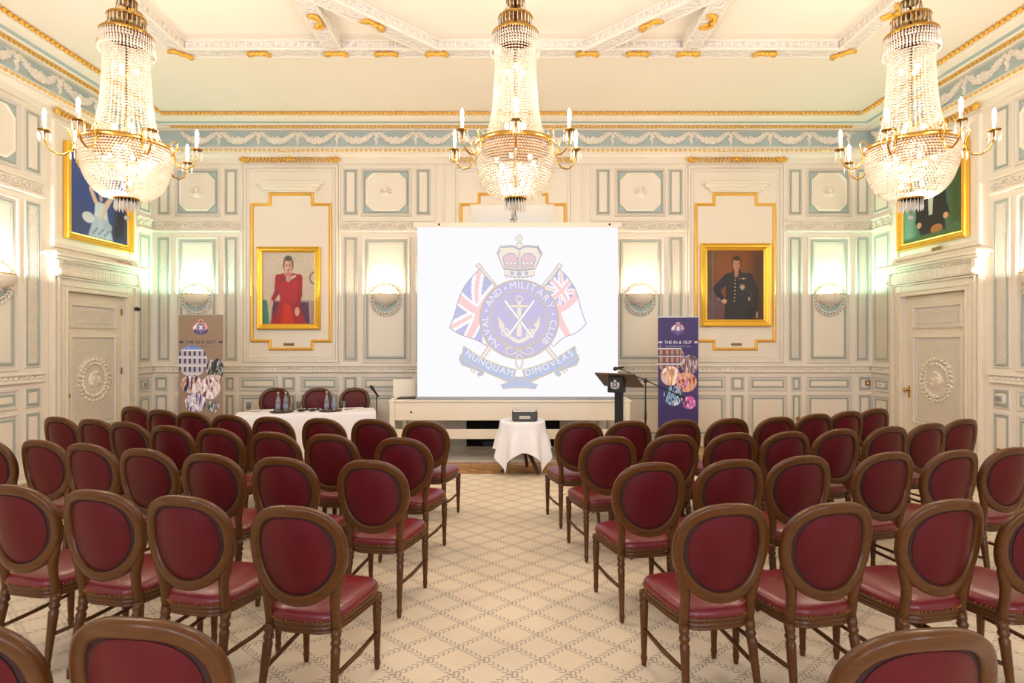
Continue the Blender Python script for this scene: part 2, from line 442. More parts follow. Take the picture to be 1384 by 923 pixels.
def portrait_bay(wall, u0, u1, zstep=None, frame=True):
    """tall plain bay with gilt stepped moulding and a small cornice block"""
    b = MB()
    b.loft(rect(u0, u1, 1.40, 4.68), [(0, 0, 'cream'), (.012, .035, 'cream'), (.04, .035, 'cream'), (.06, .012, 'lilac'), (.085, .012, 'cream'), (.095, .022, 'cream'), (.11, .006, 'cream')], 'cream')
    uc = (u0+u1)/2
    for k, (w, z0, z1, d) in enumerate(((.50, 4.30, 4.36, .10), (.46, 4.26, 4.30, .085), (.42, 4.23, 4.26, .055), (.56, 4.36, 4.39, .12))):
        b.bbox(uc-w, uc+w, -d, -.004, z0, z1, 'cream', .006)
    p = b.build('portrait_bay', wall)
    h = (u1-u0)/2-.115; s = h-.30; z0, z1 = 1.735, 4.055
    o = [(uc-s, z0-.135), (uc+s, z0-.135), (uc+s, z0), (uc+h, z0), (uc+h, z1), (uc+s, z1), (uc+s, z1+.17), (uc-s, z1+.17), (uc-s, z1), (uc-h, z1), (uc-h, z0), (uc-s, z0)]
    b = MB(); b.loft(o, [(0, .006, 'gold_paint'), (.006, .03, 'gold_paint'), (.022, .038, 'gold_paint'), (.04, .028, 'gold_paint'), (.05, .006, 'gold_paint')])
    b.build('gilt_moulding', p)
    # gilt comb of acanthus at the head of the bay
    b = MB(); hw = (u1-u0)/2-.03; n = 26
    for k in range(n):
        t = (k+.5)/n*2-1; u = uc+t*hw
        M = Matrix.Rotation(-.5*(1 if t > 0 else -1), 4, 'Y')
        b.blob((u, -.07, 4.755), (.015, .03, .06), 'gold_paint', 6, 4, M)
    for u in (uc-hw, uc, uc+hw):
        for q in range(-2, 3): b.blob((u+q*.028, -.085, 4.745+.012*(2-abs(q))), (.017, .02, .045), 'gold_paint', 6, 4, Matrix.Rotation(q*.35, 4, 'Y'))
    b.build('gilt_acanthus', p)
def cornice(wall, u0, u1, g0, g1):
    b = MB()
    # (projection, z) profile pieces
    pr = [(0, 4.70), (.03, 4.70), (.03, 4.79), (.08, 4.80), (.10, 4.84), (.10, 4.875), (.12, 4.88), (.125, 4.91), (.085, 4.915), (.075, 4.95), (.05, 4.96), (.04, 4.985),
          (.03, 4.985), (.03, 5.235), (.09, 5.24), (.10, 5.26), (.12, 5.262), (.12, 5.295), (.17, 5.30), (.18, 5.315), (.25, 5.32), (.33, 5.345), (.36, 5.36), (.40, 5.362), (.40, 5.42), (0, 5.42)]
    n = len(pr); vs = [(u, -p, z) for u in (u0, u1) for p, z in pr]
    cm = {12: 'blue', 19: 'blue'}
    for i in range(n-1): b.add([vs[i], vs[i+1], vs[n+i+1], vs[n+i]], [(0, 1, 2, 3)], cm.get(i, 'cream'))
    b.add(vs[:n], [list(range(n))], 'cream'); b.add(vs[n:], [list(range(n))[::-1]], 'cream')
    p = b.build('cornice', wall)
    def row(name, step, w, z, sz, mat='gold_paint', kind='egg'):
        b = MB(); m = int((g1-g0)/step)
        for k in range(m):
            u = g0+(k+.5)*step
            if kind == 'egg': b.blob((u, -w, z), sz, mat, 8, 4)
            else:
                b.bbox(u-sz[0], u+sz[0], -w-sz[1], -w+sz[1], z-sz[2], z+sz[2], mat, .004)
        b.build(name, p)
    row('gilt_egg_moulding', .073, .405, 5.388, (.034, .03, .033))
    row('gilt_bead_moulding', .068, .125, 5.278, (.022, .02, .018), kind='box')
    row('gilt_dentil', .0795, .125, 4.893, (.026, .024, .019), kind='egg')
    row('carved_dentil', .05, .083, 4.935, (.015, .012, .010), 'cream')
def swag_mesh():
    b = MB(); w = .653
    r0 = random.Random(3)
    for k in range(17):                       # garland of fruit and flowers
        t = k/16; u = -w/2+.05+t*(w-.10); sag = 4*t*(1-t)
        z = .085-.125*sag; rr = .026+.033*sag**1.1
        b.blob((u, -.03, z), (rr, rr*.75, rr), 'plaster_white', 7, 5)
        for q in range(3):
            a = r0.uniform(0, 2*PI); b.blob((u+rr*.8*math.cos(a), -.045-.01*sag, z+rr*.8*math.sin(a)), rr*.45, 'plaster_white', 6, 4)
    for k in range(9):                        # rosette over the centre
        a = k*2*PI/8; q = .034 if k < 8 else 0
        b.blob((q*math.cos(a), -.055, -.012+q*math.sin(a)), .019, 'plaster_white', 6, 4)
    for k in range(6): b.blob((w/2+.022*math.sin(k*2.1)*(1-k/6), -.035, .06-.032*k), (.044-.005*k, .028, .034-.003*k), 'plaster_white', 7, 5)   # drop
    for s in (-1, 1):                         # ribbons of the bow
        b.tube([(w/2, -.03, .07), (w/2+s*.04, -.035, .105), (w/2+s*.09, -.03, .09), (w/2+s*.14, -.025, .10)], [.014, .016, .012, .006], 'plaster_white', 6)
        b.blob((w/2+s*.035, -.035, .095), (.03, .015, .02), 'plaster_white')
    return b.mesh('garland_swag')
P('plaster_white', (.82, .76, .67), .5)
SW = swag_mesh()
def swags(wall, us):
    for u in us:
        o = bpy.data.objects.new('garland_swag', SW); COL.objects.link(o); o.parent = wall; o.location = (u, 0, 5.115)

AX = 1387
def mir(a, c): return (AX-c, AX-a)
def both(f, *cols):
    for a, c in cols:
        f(pu(a), pu(c)); a2, c2 = mir(a, c); f(pu(a2), pu(c2))
both(lambda a, c: tier(wall_back, 'N', a, c), (212.5, 231), (303, 322), (464, 484), (562, 582))
both(lambda a, c: tier(wall_back, 'B', a, c), (238, 297), (489, 555))
for a, c in ((330, 458), (929, 1057)): portrait_bay(wall_back, pu(a), pu(c))
portrait_bay(wall_back, pu(612), pu(775))
both(lambda a, c: scroll_rail(wall_back, a, c), (210, 327), (461, 588))
both(lambda a, c: wainscot(wall_back, [(a, c)]), (209, 228), (236, 298), (304, 318), (323, 376), (381, 400), (406, 458), (464, 483), (489, 556), (563, 582))
chair_rail(wall_back, -5.95, -1.30); chair_rail(wall_back, 1.32, 5.95)
cornice(wall_back, -WX, WX, -5.62, 5.62)
swags(wall_back, [.035+.653*(k-8.5)+.3265 for k in range(-0, 17)])
b = MB()
b.bbox(-5.98, 5.98, -.03, 0, 0, .15, 'cream', .006); b.bbox(-5.98, 5.98, -.04, 0, 0, .05, 'cream', .01)
b.build('baseboard_back', loc=(0, WY, 0), **st)
# pilaster strips between bays on the back wall
b = MB()
for a in (327.5, 459.5, 588, 600): 
    for q in (a, AX-a): b.bbox(pu(q)-.018, pu(q)+.018, -.022, 0, 1.37, 4.70, 'cream', .008)
b.build('pilaster_strips', wall_back)

def side(wall, flip, dr, casing):
    g = (lambda y0, y1: (-y1, -y0)) if flip else (lambda y0, y1: (y0, y1))
    lo, hi = dr[0]-.30, dr[1]+.27
    # between door case and corner
    tier(wall, 'N', *g(hi+.06, WY-.06)); wainscot(wall, [g(hi+.05, WY-.05)])
    scroll_rail(wall, *g(hi+.02, WY-.02)); chair_rail(wall, *g(hi+.02, WY-.02))
    # toward the camera: narrow, sconce panel, narrow, portrait bay, again
    y = lo-.06
    tier(wall, 'N', *g(y-.25, y)); wainscot(wall, [g(y-.25, y)])
    tier(wall, 'B', *g(y-.33-.72, y-.33)); wainscot(wall, [g(y-.33-.72, y-.33)])
    sy = y-.33-.36
    tier(wall, 'N', *g(y-1.38, y-1.13)); wainscot(wall, [g(y-1.38, y-1.13)])
    scroll_rail(wall, *g(y-1.45, y+.03)); chair_rail(wall, *g(-2.9, y+.03))
    portrait_bay(wall, *g(y-3.1, y-1.5))
    wainscot(wall, [g(y-2.2, y-1.5), g(y-2.55, y-2.27), g(y-3.3, y-2.62)])
    # above the door: bay for the picture
    portrait_bay_over(wall, *g(lo+.10, hi-.12))
    a, c = g(-3.1, WY); a2, c2 = g(-2.9, WY-.42)
    cornice(wall, a, c, a2, c2)
    yy = WY-.36
    swags(wall, [(-(yy-.653*k) if flip else yy-.653*k) for k in range(16)])
    b = MB()
    for y0, y1 in ((-3.1, lo), (hi, WY-.05)):
        u0, u1 = g(y0, y1); b.bbox(u0, u1, -.03, 0, 0, .15, 'cream', .006); b.bbox(u0, u1, -.04, 0, 0, .05, 'cream', .01)
    b.build('baseboard_right' if flip else 'baseboard_left', loc=wall.location, rz=wall.rotation_euler[2], **st)
    return sy
def portrait_bay_over(wall, u0, u1):
    b = MB()
    b.loft(rect(u0, u1, 2.98, 4.66), [(0, 0, 'cream'), (.012, .035, 'cream'), (.05, .035, 'cream'), (.07, .012, 'cream')], 'cream')
    uc = (u0+u1)/2; hw = (u1-u0)/2-.02; n = 24
    p = b.build('overdoor_panel', wall)
    b = MB()
    for k in range(n):
        t = (k+.5)/n*2-1; b.blob((uc+t*hw, -.07, 4.755), (.011, .03, .055), 'gold_paint', 6, 4, Matrix.Rotation(-.5*(1 if t > 0 else -1), 4, 'Y'))
    for u in (uc-hw, uc, uc+hw): b.blob((u, -.08, 4.75), (.06, .03, .05), 'gold_paint')
    b.build('gilt_acanthus', p)
def door(wall, num, flip, dr, knob_near):
    g = (lambda y: -y) if flip else (lambda y: y)
    u0, u1 = sorted((g(dr[0]), g(dr[1])))
    d = empty('door_%d' % num, wall.location, wall.rotation_euler[2], **st)
    # casing with architrave, fluted frieze and hood
    b = MB(); lo, hi = u0, u1; cw = .24
    for a, c in ((lo-cw, lo), (hi, hi+cw)):
        b.bbox(a, c, -.05, 0, 0, 2.62, 'door_paint', .006)
    b.bbox(lo, hi, -.05, 0, DT, 2.62, 'door_paint', .006)
    for k, (o, w) in enumerate(((.0, .075), (.06, .065), (.16, .09), (.215, .075))):
        t = .022
        e_ = .004
        for a in (lo-o-t+e_, hi+o-e_): b.bbox(a, a+t, -w, -.002, .001, DT+o+t-e_, 'door_paint', .006)
        b.bbox(lo-o-t+e_+.001, hi+o+t-e_-.001, -w-.001, -.002, DT+o-e_, DT+o+t-e_-.001, 'door_paint', .006)
    nb = int((DT+.1)/.032)
    for side_ in (lo-.13, hi+.13):
        for k in range(nb): b.blob((side_, -.055, .15+k*.032), (.012, .012, .012), 'door_paint', 5, 4)
    b.build('door_casing', d)
    b = MB(); A, C = lo-cw-.0, hi+cw+.0
    b.bbox(A, C, -.09, 0, 2.62, 2.80, 'door_paint', .006)
    n = int((C-A)/.034)
    for k in range(n): b.bbox(A+.02+k*.034, A+.042+k*.034, -.102, -.085, 2.635, 2.755, 'door_paint', .005)
    for k in range(n*2//3): b.blob((A+.03+k*.051, -.115, 2.785), (.018, .02, .014), 'door_paint', 6, 4)
    for o, z0, z1 in ((.13, 2.80, 2.825), (.17, 2.825, 2.86), (.215, 2.86, 2.90), (.19, 2.90, 2.92)):
        b.bbox(A-(o-.09), C+(o-.09), -o, 0, z0, z1, 'door_paint', .008)
    for a in (A-.005, C-.075):      # consoles
        b.bbox(a, a+.08, -.13, 0, 2.60, 2.82, 'door_paint', .01); b.blob((a+.04, -.12, 2.66), (.035, .04, .05), 'door_paint')
    b.build('door_hood', d)
    # leaf, set back in the opening
    b = MB(); rec = -.035
    b.box(lo+.004, hi-.004, -rec, .16, .004, DT-.006, 'door_paint')
    leaf = b.build('door_leaf', d)
    L = [(0, rec-.0, 'door_paint'), (.012, rec+.02, 'door_paint'), (.03, rec+.026, 'door_paint'), (.045, rec+.001, 'lilac'), (.08, rec+.001, 'lilac'), (.086, rec+.014, 'lilac'), (.10, rec+.010, 'door_paint')]
    L = [(i, w+.002, m) for i, w, m in L]
    mg = .14
    for z0, z1, cap in ((1.93, 2.28, 'cream_lattice'), (.52, 1.84, 'cream_lattice'), (.14, .43, 'cream_lattice')):
        b = MB(); b.loft(rect(lo+mg, hi-mg, z0, z1), L, cap); b.build('door_panel', d)
    uc = (lo+hi)/2; zc = 1.20; b = MB(); n = 40; r = .34
    o = [(uc+r*math.cos(2*PI*k/n), zc+r*1.0*math.sin(2*PI*k/n)) for k in range(n)]
    b.loft(o, [(0, rec-.005, 'door_paint'), (.004, rec+.016, 'door_paint'), (.014, rec+.016, 'door_paint'), (.018, rec+.004, 'door_paint')], 'door_paint')
    for k in range(26):
        a = 2*PI*k/26
        for s in (-1, 1):
            rr = r-.075+s*.03
            b.blob((uc+rr*math.cos(a), -rec-.016, zc+rr*math.sin(a)), (.046, .028, .020), 'door_paint', 6, 4, Matrix.Rotation(-(a+PI/2+s*.6), 4, 'Y'))
    rr0 = random.Random(5)
    b.blob((uc, -rec-.01, zc), (.12, .03, .12), 'door_paint', 14, 8)
    for k in range(16):
        a = rr0.uniform(0, 2*PI); q = rr0.uniform(.02, .11)
        b.blob((uc+q*math.cos(a), -rec-.025, zc+q*math.sin(a)), rr0.uniform(.018, .035), 'door_paint', 7, 5)
    b.build('door_wreath', d)
    ku = lo+.06 if (knob_near != flip) else hi-.06
    b = MB(); M = Matrix.Translation((ku, -rec, 1.02)) @ Matrix.Rotation(PI/2, 4, 'X')
    b.lathe([(.03, 0), (.03, .006), (.012, .01), (.012, .04), (.026, .052), (.03, .065), (.02, .08), (0, .083)], 'brass', 14, M=M)
    b.bbox(ku-.02, ku+.02, -rec-.006, -rec+.002, .90, 1.08, 'brass', .003)
    b.build('door_handle', d)
    hu = hi-.018 if (knob_near != flip) else lo+.018
    for z in (.3, 1.3, 2.2): b = MB(); b.bbox(hu-.012, hu+.012, -rec-.012, -rec, z-.05, z+.05, 'brass_dark', .003); b.build('door_hinge', d)
sconce_yL = side(wall_left, False, DL, None)
sconce_yR = side(wall_right, True, DR, None)
door(wall_left, 1, False, DL, True)
door(wall_right, 2, True, DR, False)

# ceiling beams: frame, cross ribs and diagonals
BZ = CZ-.12
def beam(p, q, k, name='ceiling_beam', w=.19):
    dz = k*.0017
    p = Vector(p); q = Vector(q); d = q-p; L = d.length; an = math.atan2(d.y, d.x)
    b = MB(); b.box(0, L, -w/2, w/2, -.12-dz, .02, 'plaster_relief')
    for s in (-1, 1):
        b.bbox(0, L, s*w/2-.012, s*w/2+.012, -.127-dz, -.10, 'plaster_white', .004)
        b.bbox(0, L, s*w/2-.015, s*w/2+.015, -.02, .0, 'plaster_white', .004)
        n = int(L/.09)
        for k in range(n): b.bbox(.02+k*L/n, .05+k*L/n, s*w/2-.01, s*w/2+.01, -.095, -.03, 'plaster_white', .004)
    b.build(name, ceiling, (p.x, p.y, CZ), an)
y1 = 7.02; X0 = 4.08; yr = -.6
P_ = [((-X0, y1), (X0, y1)), ((-X0, y1), (-X0, yr)), ((X0, y1), (X0, yr)), ((-2.17, y1), (-2.17, yr)), ((2.17, y1), (2.17, yr)),
      ((-.93, y1), (-2.17, y1-1.30)), ((.93, y1), (2.17, y1-1.30)), ((-X0, yr), (X0, yr)), ((-2.17, yr+1.3), (-.93, yr)), ((2.17, yr+1.3), (.93, yr))]
for k, (a, c) in enumerate(P_): beam(a, c, k)
def orn_mesh():
    b = MB()
    for s in (-1, 1):
        b.tube([(0, -.04, -.02), (s*.05, -.06, -.035), (s*.10, -.04, -.02), (s*.13, .0, -.02), (s*.13, .05, -.02)], [.022, .024, .026, .022, .01], 'gold_paint', 7)
        b.blob((s*.10, .02, -.015), (.022, .05, .02), 'gold_paint', 8, 5, Matrix.Rotation(-s*.5, 4, 'Z')); b.blob((s*.06, .0, -.015), (.016, .04, .018), 'gold_paint', 8, 5, Matrix.Rotation(-s*.3, 4, 'Z'))
    b.blob((0, -.05, -.035), (.03, .03, .03), 'gold_paint')
    return b.mesh('gilt_leaf_ornament')
OR = orn_mesh()
for x, y, a in [(-3.12, y1, 0), (3.12, y1, 0), (-1.55, y1, 0), (1.55, y1, 0), (-2.17, y1, 0), (2.17, y1, 0), (-.93, y1, 0), (.93, y1, 0), (-X0, y1, .78), (X0, y1, -.78),
                (-X0, 6.1, 1.57), (X0, 6.1, 1.57), (-2.17, 6.3, 1.57), (2.17, 6.3, 1.57), (-1.55, 6.37, .8), (1.55, 6.37, -.8)]:
    o = bpy.data.objects.new('gilt_leaf_ornament', OR); COL.objects.link(o); o.parent = ceiling; o.location = (x, y, BZ); o.rotation_euler = (0, 0, a)

# fireplace in the middle of the back wall, mirror over it
fp = empty('fireplace', (0.018, WY, 0), label='pale marble fireplace with black opening behind the long white console', category='fireplace')
b = MB()
for s in (-1, 1):
    x0, x1 = sorted((s*.77, s*1.24)); b.bbox(x0, x1, -.14, -.001, 0, 1.12, 'marble', .01)
    for k in range(5): u = s*(.83+k*.075); b.bbox(u-.02, u+.02, -.155, -.13, .15, 1.0, 'marble', .008)
b.bbox(-.77, .77, -.14, -.001, .83, 1.12, 'marble', .01); b.build('surround', fp)
b = MB(); b.bbox(-1.32, 1.32, -.26, -.001, 1.12, 1.18, 'marble', .015); b.build('mantel_shelf', fp)
b = MB(); b.box(-.77, .77, -.05, -.001, 0, .83, 'opening_black'); b.bbox(-.5, .5, -.10, -.05, .0, .10, 'black_metal', .01); b.build('firebox', fp)  # flat black slab stands in for the opening
b = MB(); b.bbox(-1.75, 1.75, -1.28, -.14, 0, .03, 'marble', .006); b.build('hearth_slab', fp)
m = empty('overmantel_mirror', (.005, WY-.012, 3.0), label='frameless mirror in gilt moulding above the fireplace behind the screen', category='mirror')
b = MB(); b.loft(rect(-.70, .70, -1.1, 1.04), [(0, 0, 'cream'), (.0, .02, 'cream'), (.02, .024, 'cream'), (.03, .012, 'cream')]); b.build('mirror_frame', m)
b = MB(); b.box(-.67, .67, -.012, 0, -1.07, 1.01, 'mirror'); b.build('mirror_glass', m)

# ------------------------------------------------------------------ sconces
def make_sconce(label, wall, u, power, col, zc=2.45):
    M = wall.matrix_world
    W = Matrix.Translation(wall.location) @ Matrix.Rotation(wall.rotation_euler[2], 4, 'Z')
    wreath_roundel(wall, u, zc-.02)
    loc = W @ Vector((u, -.03, zc))
    s = empty('wall_sconce', loc, wall.rotation_euler[2], label=label, category='wall light', group='plaster uplighter bowls on the walls')
    b = MB(); pr = [(.0, -.105), (.06, -.10), (.12, -.08), (.165, -.045), (.195, .005), (.208, .05), (.210, .082), (.198, .082), (.185, .02), (.15, -.035), (.08, -.07), (0, -.08)]
    b.lathe(pr, 'plaster_bowl', 24, a0=PI, a1=2*PI)
    hd = [(r, z) for r, z in pr[1:7]]; o_ = [(-r, z) for r, z in hd[::-1]]+hd
    b.loft(o_, [(0, -.028, 'plaster_bowl'), (0, .002, 'plaster_bowl')], 'plaster_bowl')  # back plate added to block light leaking between bowl and wall
    for a in range(9): t = PI+PI*(a+.5)/9; b.blob((.07*math.cos(t), .07*math.sin(t), -.10), (.014, .014, .02), 'plaster_bowl', 6, 4)
    b.build('bowl', s)
    b = MB(); b.tube([(.205*math.cos(PI+PI*k/16), .205*math.sin(PI+PI*k/16), .082) for k in range(17)], .009, 'gold_paint', 6); b.build('rim', s)
    b = MB(); b.blob((0, -.02, -.13), (.025, .02, .025), 'plaster_bowl'); b.build('finial', s)
    b = MB(); b.blob((0, -.09, .0), (.022, .022, .03), 'bulb'); b.build('bulb', s)
    l = bpy.data.lights.new('sconce_light', 'POINT'); l.energy = power; l.color = col; l.shadow_soft_size = .03
    lo = bpy.data.objects.new('sconce_light', l); COL.objects.link(lo); lo.location = W @ Vector((u, -.11, zc+.075))
WARM, COOL = (1, .80, .56), (.50, 1., .76)
make_sconce('plaster uplighter bowl above the beige roller banner', wall_back, pu(267.5), 48, COOL)
make_sconce('plaster uplighter bowl between the red dress portrait and the screen', wall_back, pu(522), 48, WARM)
make_sconce('plaster uplighter bowl just right of the screen above the purple banner', wall_back, pu(865), 48, WARM)
make_sconce('plaster uplighter bowl right of the officer portrait', wall_back, pu(1119.5), 48, COOL)
make_sconce('plaster uplighter bowl on the left wall before the door', wall_left, sconce_yL, 48, (.95, .95, .9))
make_sconce('plaster uplighter bowl on the right wall before the door', wall_right, -sconce_yR, 48, (1, .9, .75))

# ------------------------------------------------------------------ paintings
def ell(X, Y, cx, cy, rx, ry, soft=.15, rot=0.):
    c, s = math.cos(rot), math.sin(rot); dx, dy = X-cx, Y-cy
    d = np.sqrt(((dx*c+dy*s)/rx)**2+((-dx*s+dy*c)/ry)**2); return np.clip((1-d)/soft+.5, 0, 1)
def quad(X, Y, pts, soft=.01):
    m = np.ones_like(X)
    area = sum(pts[i-1][0]*pts[i][1]-pts[i][0]*pts[i-1][1] for i in range(len(pts)))
    sg = 1 if area > 0 else -1
    for i in range(len(pts)):
        a, b_ = pts[i-1], pts[i]; ex, ey = b_[0]-a[0], b_[1]-a[1]; L = math.hypot(ex, ey)
        d = sg*(ex*(Y-a[1])-ey*(X-a[0]))/L; m = np.minimum(m, np.clip(d/soft+.5, 0, 1))
    return m
def limb(X, Y, a, b_, r0, r1, soft=.01):
    ax, ay = a; bx, by = b_; dx, dy = bx-ax, by-ay; t = np.clip(((X-ax)*dx+(Y-ay)*dy)/(dx*dx+dy*dy), 0, 1)
    d = np.hypot(X-ax-t*dx, Y-ay-t*dy); return np.clip((r0+(r1-r0)*t-d)/soft+.5, 0, 1)
def over(C, m, col):
    col = np.array(lin(*col)); return C*(1-m[..., None])+col*m[..., None]
def wob(X, Y, a, b_, ph=0):
    q = np.sin(.31*b_*X-.57*a*Y+ph)*1.3+np.sin(.43*a*X+.37*b_*Y+2*ph)*1.1
    return .5+.17*(np.sin(a*X+.4*b_*Y+ph+q)+np.sin(.8*b_*X-1.1*a*Y+ph*2-q)+np.sin(.5*a*X+1.3*b_*Y+ph*3+1.7*q))
def face(C, X, Y, cx, cy, s, skin=(214, 170, 145), hair=(70, 55, 50), k=1.3):
    C = over(C, ell(X, Y, cx, cy+s*.25, s*1.12, s*k*1.0), hair)
    C = over(C, limb(X, Y, (cx, cy), (cx, cy-s*k*1.5), s*.42, s*.5), tuple(int(c*.88) for c in skin))
    C = over(C, ell(X, Y, cx, cy, s*.82, s*k*1.05), skin)
    C = over(C, ell(X, Y, cx+s*.4, cy-s*.1, s*.38, s*k*.8, .9)*.35, (150, 105, 85))
    for q in (-1, 1):
        C = over(C, ell(X, Y, cx+q*s*.33, cy+s*.12, s*.17, s*.09, .6), (60, 40, 35)); C = over(C, ell(X, Y, cx+q*s*.33, cy+s*.33, s*.22, s*.06, .8)*.7, (80, 60, 50))
    C = over(C, ell(X, Y, cx+s*.08, cy-s*.25, s*.10, s*.3, .9)*.5, (170, 115, 95)); C = over(C, ell(X, Y, cx, cy-s*.62, s*.28, s*.10, .6), (165, 70, 70))
    C = over(C, ell(X, Y, cx, cy+s*k*.95, s*.85, s*.45, .5), hair)
    return C
def canvas(C, X, Y, amt=.10):
    n = wob(X, Y, 61, 47)*wob(X, Y, 23, 91, 1); return C*(1+amt*(n[..., None]*2-1))
def red_dress(X, Y):
    C = np.zeros(X.shape+(3,))+np.array(lin(212, 196, 180))
    C = over(C, wob(X, Y, 9, 7)*.5, (180, 180, 150)); C = over(C, quad(X, Y, [(0, .33), (1, .33), (1, .7), (0, .55)], .3)*.6, (208, 180, 165))
    C = over(C, ell(X, Y, .98, .64, .1, .09), (120, 110, 105)); C = over(C, ell(X, Y, .98, .64, .07, .065), (205, 195, 180))
    C = over(C, quad(X, Y, [(0, 0), (.14, 0), (.1, .33), (0, .35)], .02), (60, 130, 110)); C = over(C, quad(X, Y, [(.16, 0), (.9, 0), (.88, .32), (.2, .33)], .04), (86, 50, 80))
    C = over(C, quad(X, Y, [(.9, 0), (1, 0), (1, .33), (.9, .33)], .02), (168, 138, 140))
    C = over(C, quad(X, Y, [(.15, 0), (.83, 0), (.68, .32), (.32, .32)], .02), (160, 38, 48))
    C = over(C, quad(X, Y, [(.34, 0), (.6, 0), (.52, .28), (.42, .28)], .06), (205, 50, 42))
    C = over(C, quad(X, Y, [(.34, .30), (.66, .30), (.70, .68), (.28, .68)], .02), (176, 38, 52))
    C = over(C, ell(X, Y, .5, .66, .22, .05), (172, 36, 48))
    C = over(C, limb(X, Y, (.30, .64), (.28, .45), .055, .05), (165, 36, 52)); C = over(C, limb(X, Y, (.28, .45), (.20, .34), .048, .035), (150, 40, 55))
    C = over(C, limb(X, Y, (.70, .64), (.70, .42), .055, .05), (160, 32, 48)); C = over(C, limb(X, Y, (.70, .42), (.67, .25), .048, .038), (150, 30, 45))
    C = over(C, ell(X, Y, .17, .30, .04, .045), (205, 165, 140)); C = over(C, ell(X, Y, .655, .18, .045, .06), (214, 170, 145)); C = over(C, limb(X, Y, (.14, .28), (.11, .2), .012, .008), (205, 165, 140))
    C = over(C, limb(X, Y, (.36, .62), (.60, .64), .035, .03)*.6, (120, 40, 60)); C = over(C, limb(X, Y, (.55, .64), (.62, .67), .02, .015), (215, 185, 175))
    C = face(C, X, Y, .49, .80, .088, (220, 175, 150), (92, 78, 76)); C = over(C, ell(X, Y, .49, .69, .075, .03), (190, 130, 120))
    return canvas(C, X, Y)
def officer(X, Y):
    C = np.zeros(X.shape+(3,))+np.array(lin(112, 62, 22))
    C = over(C, wob(X, Y, 6, 5)*.5, (70, 38, 18)); C = over(C, ell(X, Y, .35, .75, .3, .3, 1.)*.6, (140, 80, 30))
    C = over(C, quad(X, Y, [(.75, 0), (1, 0), (1, 1), (.82, 1)], .2)*.7, (36, 26, 14)); C = over(C, quad(X, Y, [(0, 0), (.13, 0), (.13, 1), (0, 1)], .03)*.7, (90, 66, 50))
    C = over(C, quad(X, Y, [(.08, 0), (.11, 0), (.11, 1), (.08, 1)], .01)*.6, (140, 104, 74)); C = over(C, quad(X, Y, [(0, 0), (.3, 0), (.25, .35), (0, .4)], .2)*.7, (92, 74, 92))
    N_ = (34, 32, 42)
    C = over(C, quad(X, Y, [(.30, 0), (.80, 0), (.76, .62), (.34, .62)], .02), N_); C = over(C, ell(X, Y, .54, .60, .26, .09), N_)
    C = over(C, limb(X, Y, (.36, .60), (.16, .44), .07, .06), N_); C = over(C, limb(X, Y, (.16, .44), (.27, .28), .055, .045), (30, 30, 44))
    C = over(C, limb(X, Y, (.74, .60), (.85, .40), .075, .06), (26, 24, 30)); C = over(C, limb(X, Y, (.85, .40), (.86, .18), .06, .05), (26, 24, 30))
    C = over(C, limb(X, Y, (.52, .70), (.52, .64), .075, .09), N_); C = over(C, ell(X, Y, .30, .265, .045, .035), (190, 150, 120))
    for k in range(3): C = over(C, ell(X, Y, .19+k*.025, .31-k*.02, .012, .012), (170, 140, 110))
    for k in range(8): C = over(C, ell(X, Y, .50-.003*k, .62-k*.05, .012, .010), (205, 165, 110))
    for k in range(8):
        a = k*PI/4; C = over(C, limb(X, Y, (.62, .47), (.62+.05*math.cos(a), .47+.045*math.sin(a)), .012, .004), (190, 165, 130))
    C = over(C, quad(X, Y, [(.55, .585), (.70, .585), (.70, .60), (.55, .60)], .006), (120, 80, 80)); C = over(C, quad(X, Y, [(.62, .585), (.66, .585), (.66, .60), (.62, .60)], .004), (200, 190, 170))
    C = over(C, ell(X, Y, .74, .30, .02, .03), (160, 145, 125)); C = over(C, ell(X, Y, .77, .10, .09, .08), (24, 20, 22)); C = over(C, ell(X, Y, .88, .07, .015, .05), (150, 140, 130))
    C = face(C, X, Y, .515, .795, .075, (186, 134, 100), (48, 30, 22), 1.25)
    return canvas(C, X, Y, .08)
def blue_gown(X, Y):
    C = np.zeros(X.shape+(3,))+np.array(lin(38, 62, 130))
    C = over(C, wob(X, Y, 5, 6)*.6, (70, 96, 165)); C = over(C, quad(X, Y, [(.62, 0), (1, 0), (1, .45), (.78, .55)], .2), (28, 30, 44)); C = over(C, quad(X, Y, [(0, 0), (.3, 0), (.2, .3), (0, .35)], .3)*.7, (60, 62, 90))
    C = over(C, quad(X, Y, [(.28, 0), (.72, 0), (.62, .30), (.38, .30)], .03), (176, 186, 205)); C = over(C, quad(X, Y, [(.38, .28), (.62, .28), (.60, .48), (.40, .48)], .02), (200, 206, 215))
    C = over(C, ell(X, Y, .28, .24, .10, .07), (205, 208, 216)); C = over(C, ell(X, Y, .62, .18, .08, .06), (160, 170, 190))
    for k in range(9): C = over(C, ell(X, Y, .36+.035*k, .06+.03*(k % 3), .02, .02), (120, 135, 165))
    C = over(C, limb(X, Y, (.40, .48), (.32, .62), .035, .03), (215, 180, 160)); C = over(C, limb(X, Y, (.32, .62), (.45, .78), .028, .02), (215, 180, 160))
    C = over(C, limb(X, Y, (.60, .48), (.70, .60), .035, .03), (215, 180, 160)); C = over(C, limb(X, Y, (.70, .60), (.52, .30), .028, .02), (215, 180, 160))
    C = face(C, X, Y, .50, .64, .06, (220, 185, 165), (150, 120, 90))
    return canvas(C, X, Y)
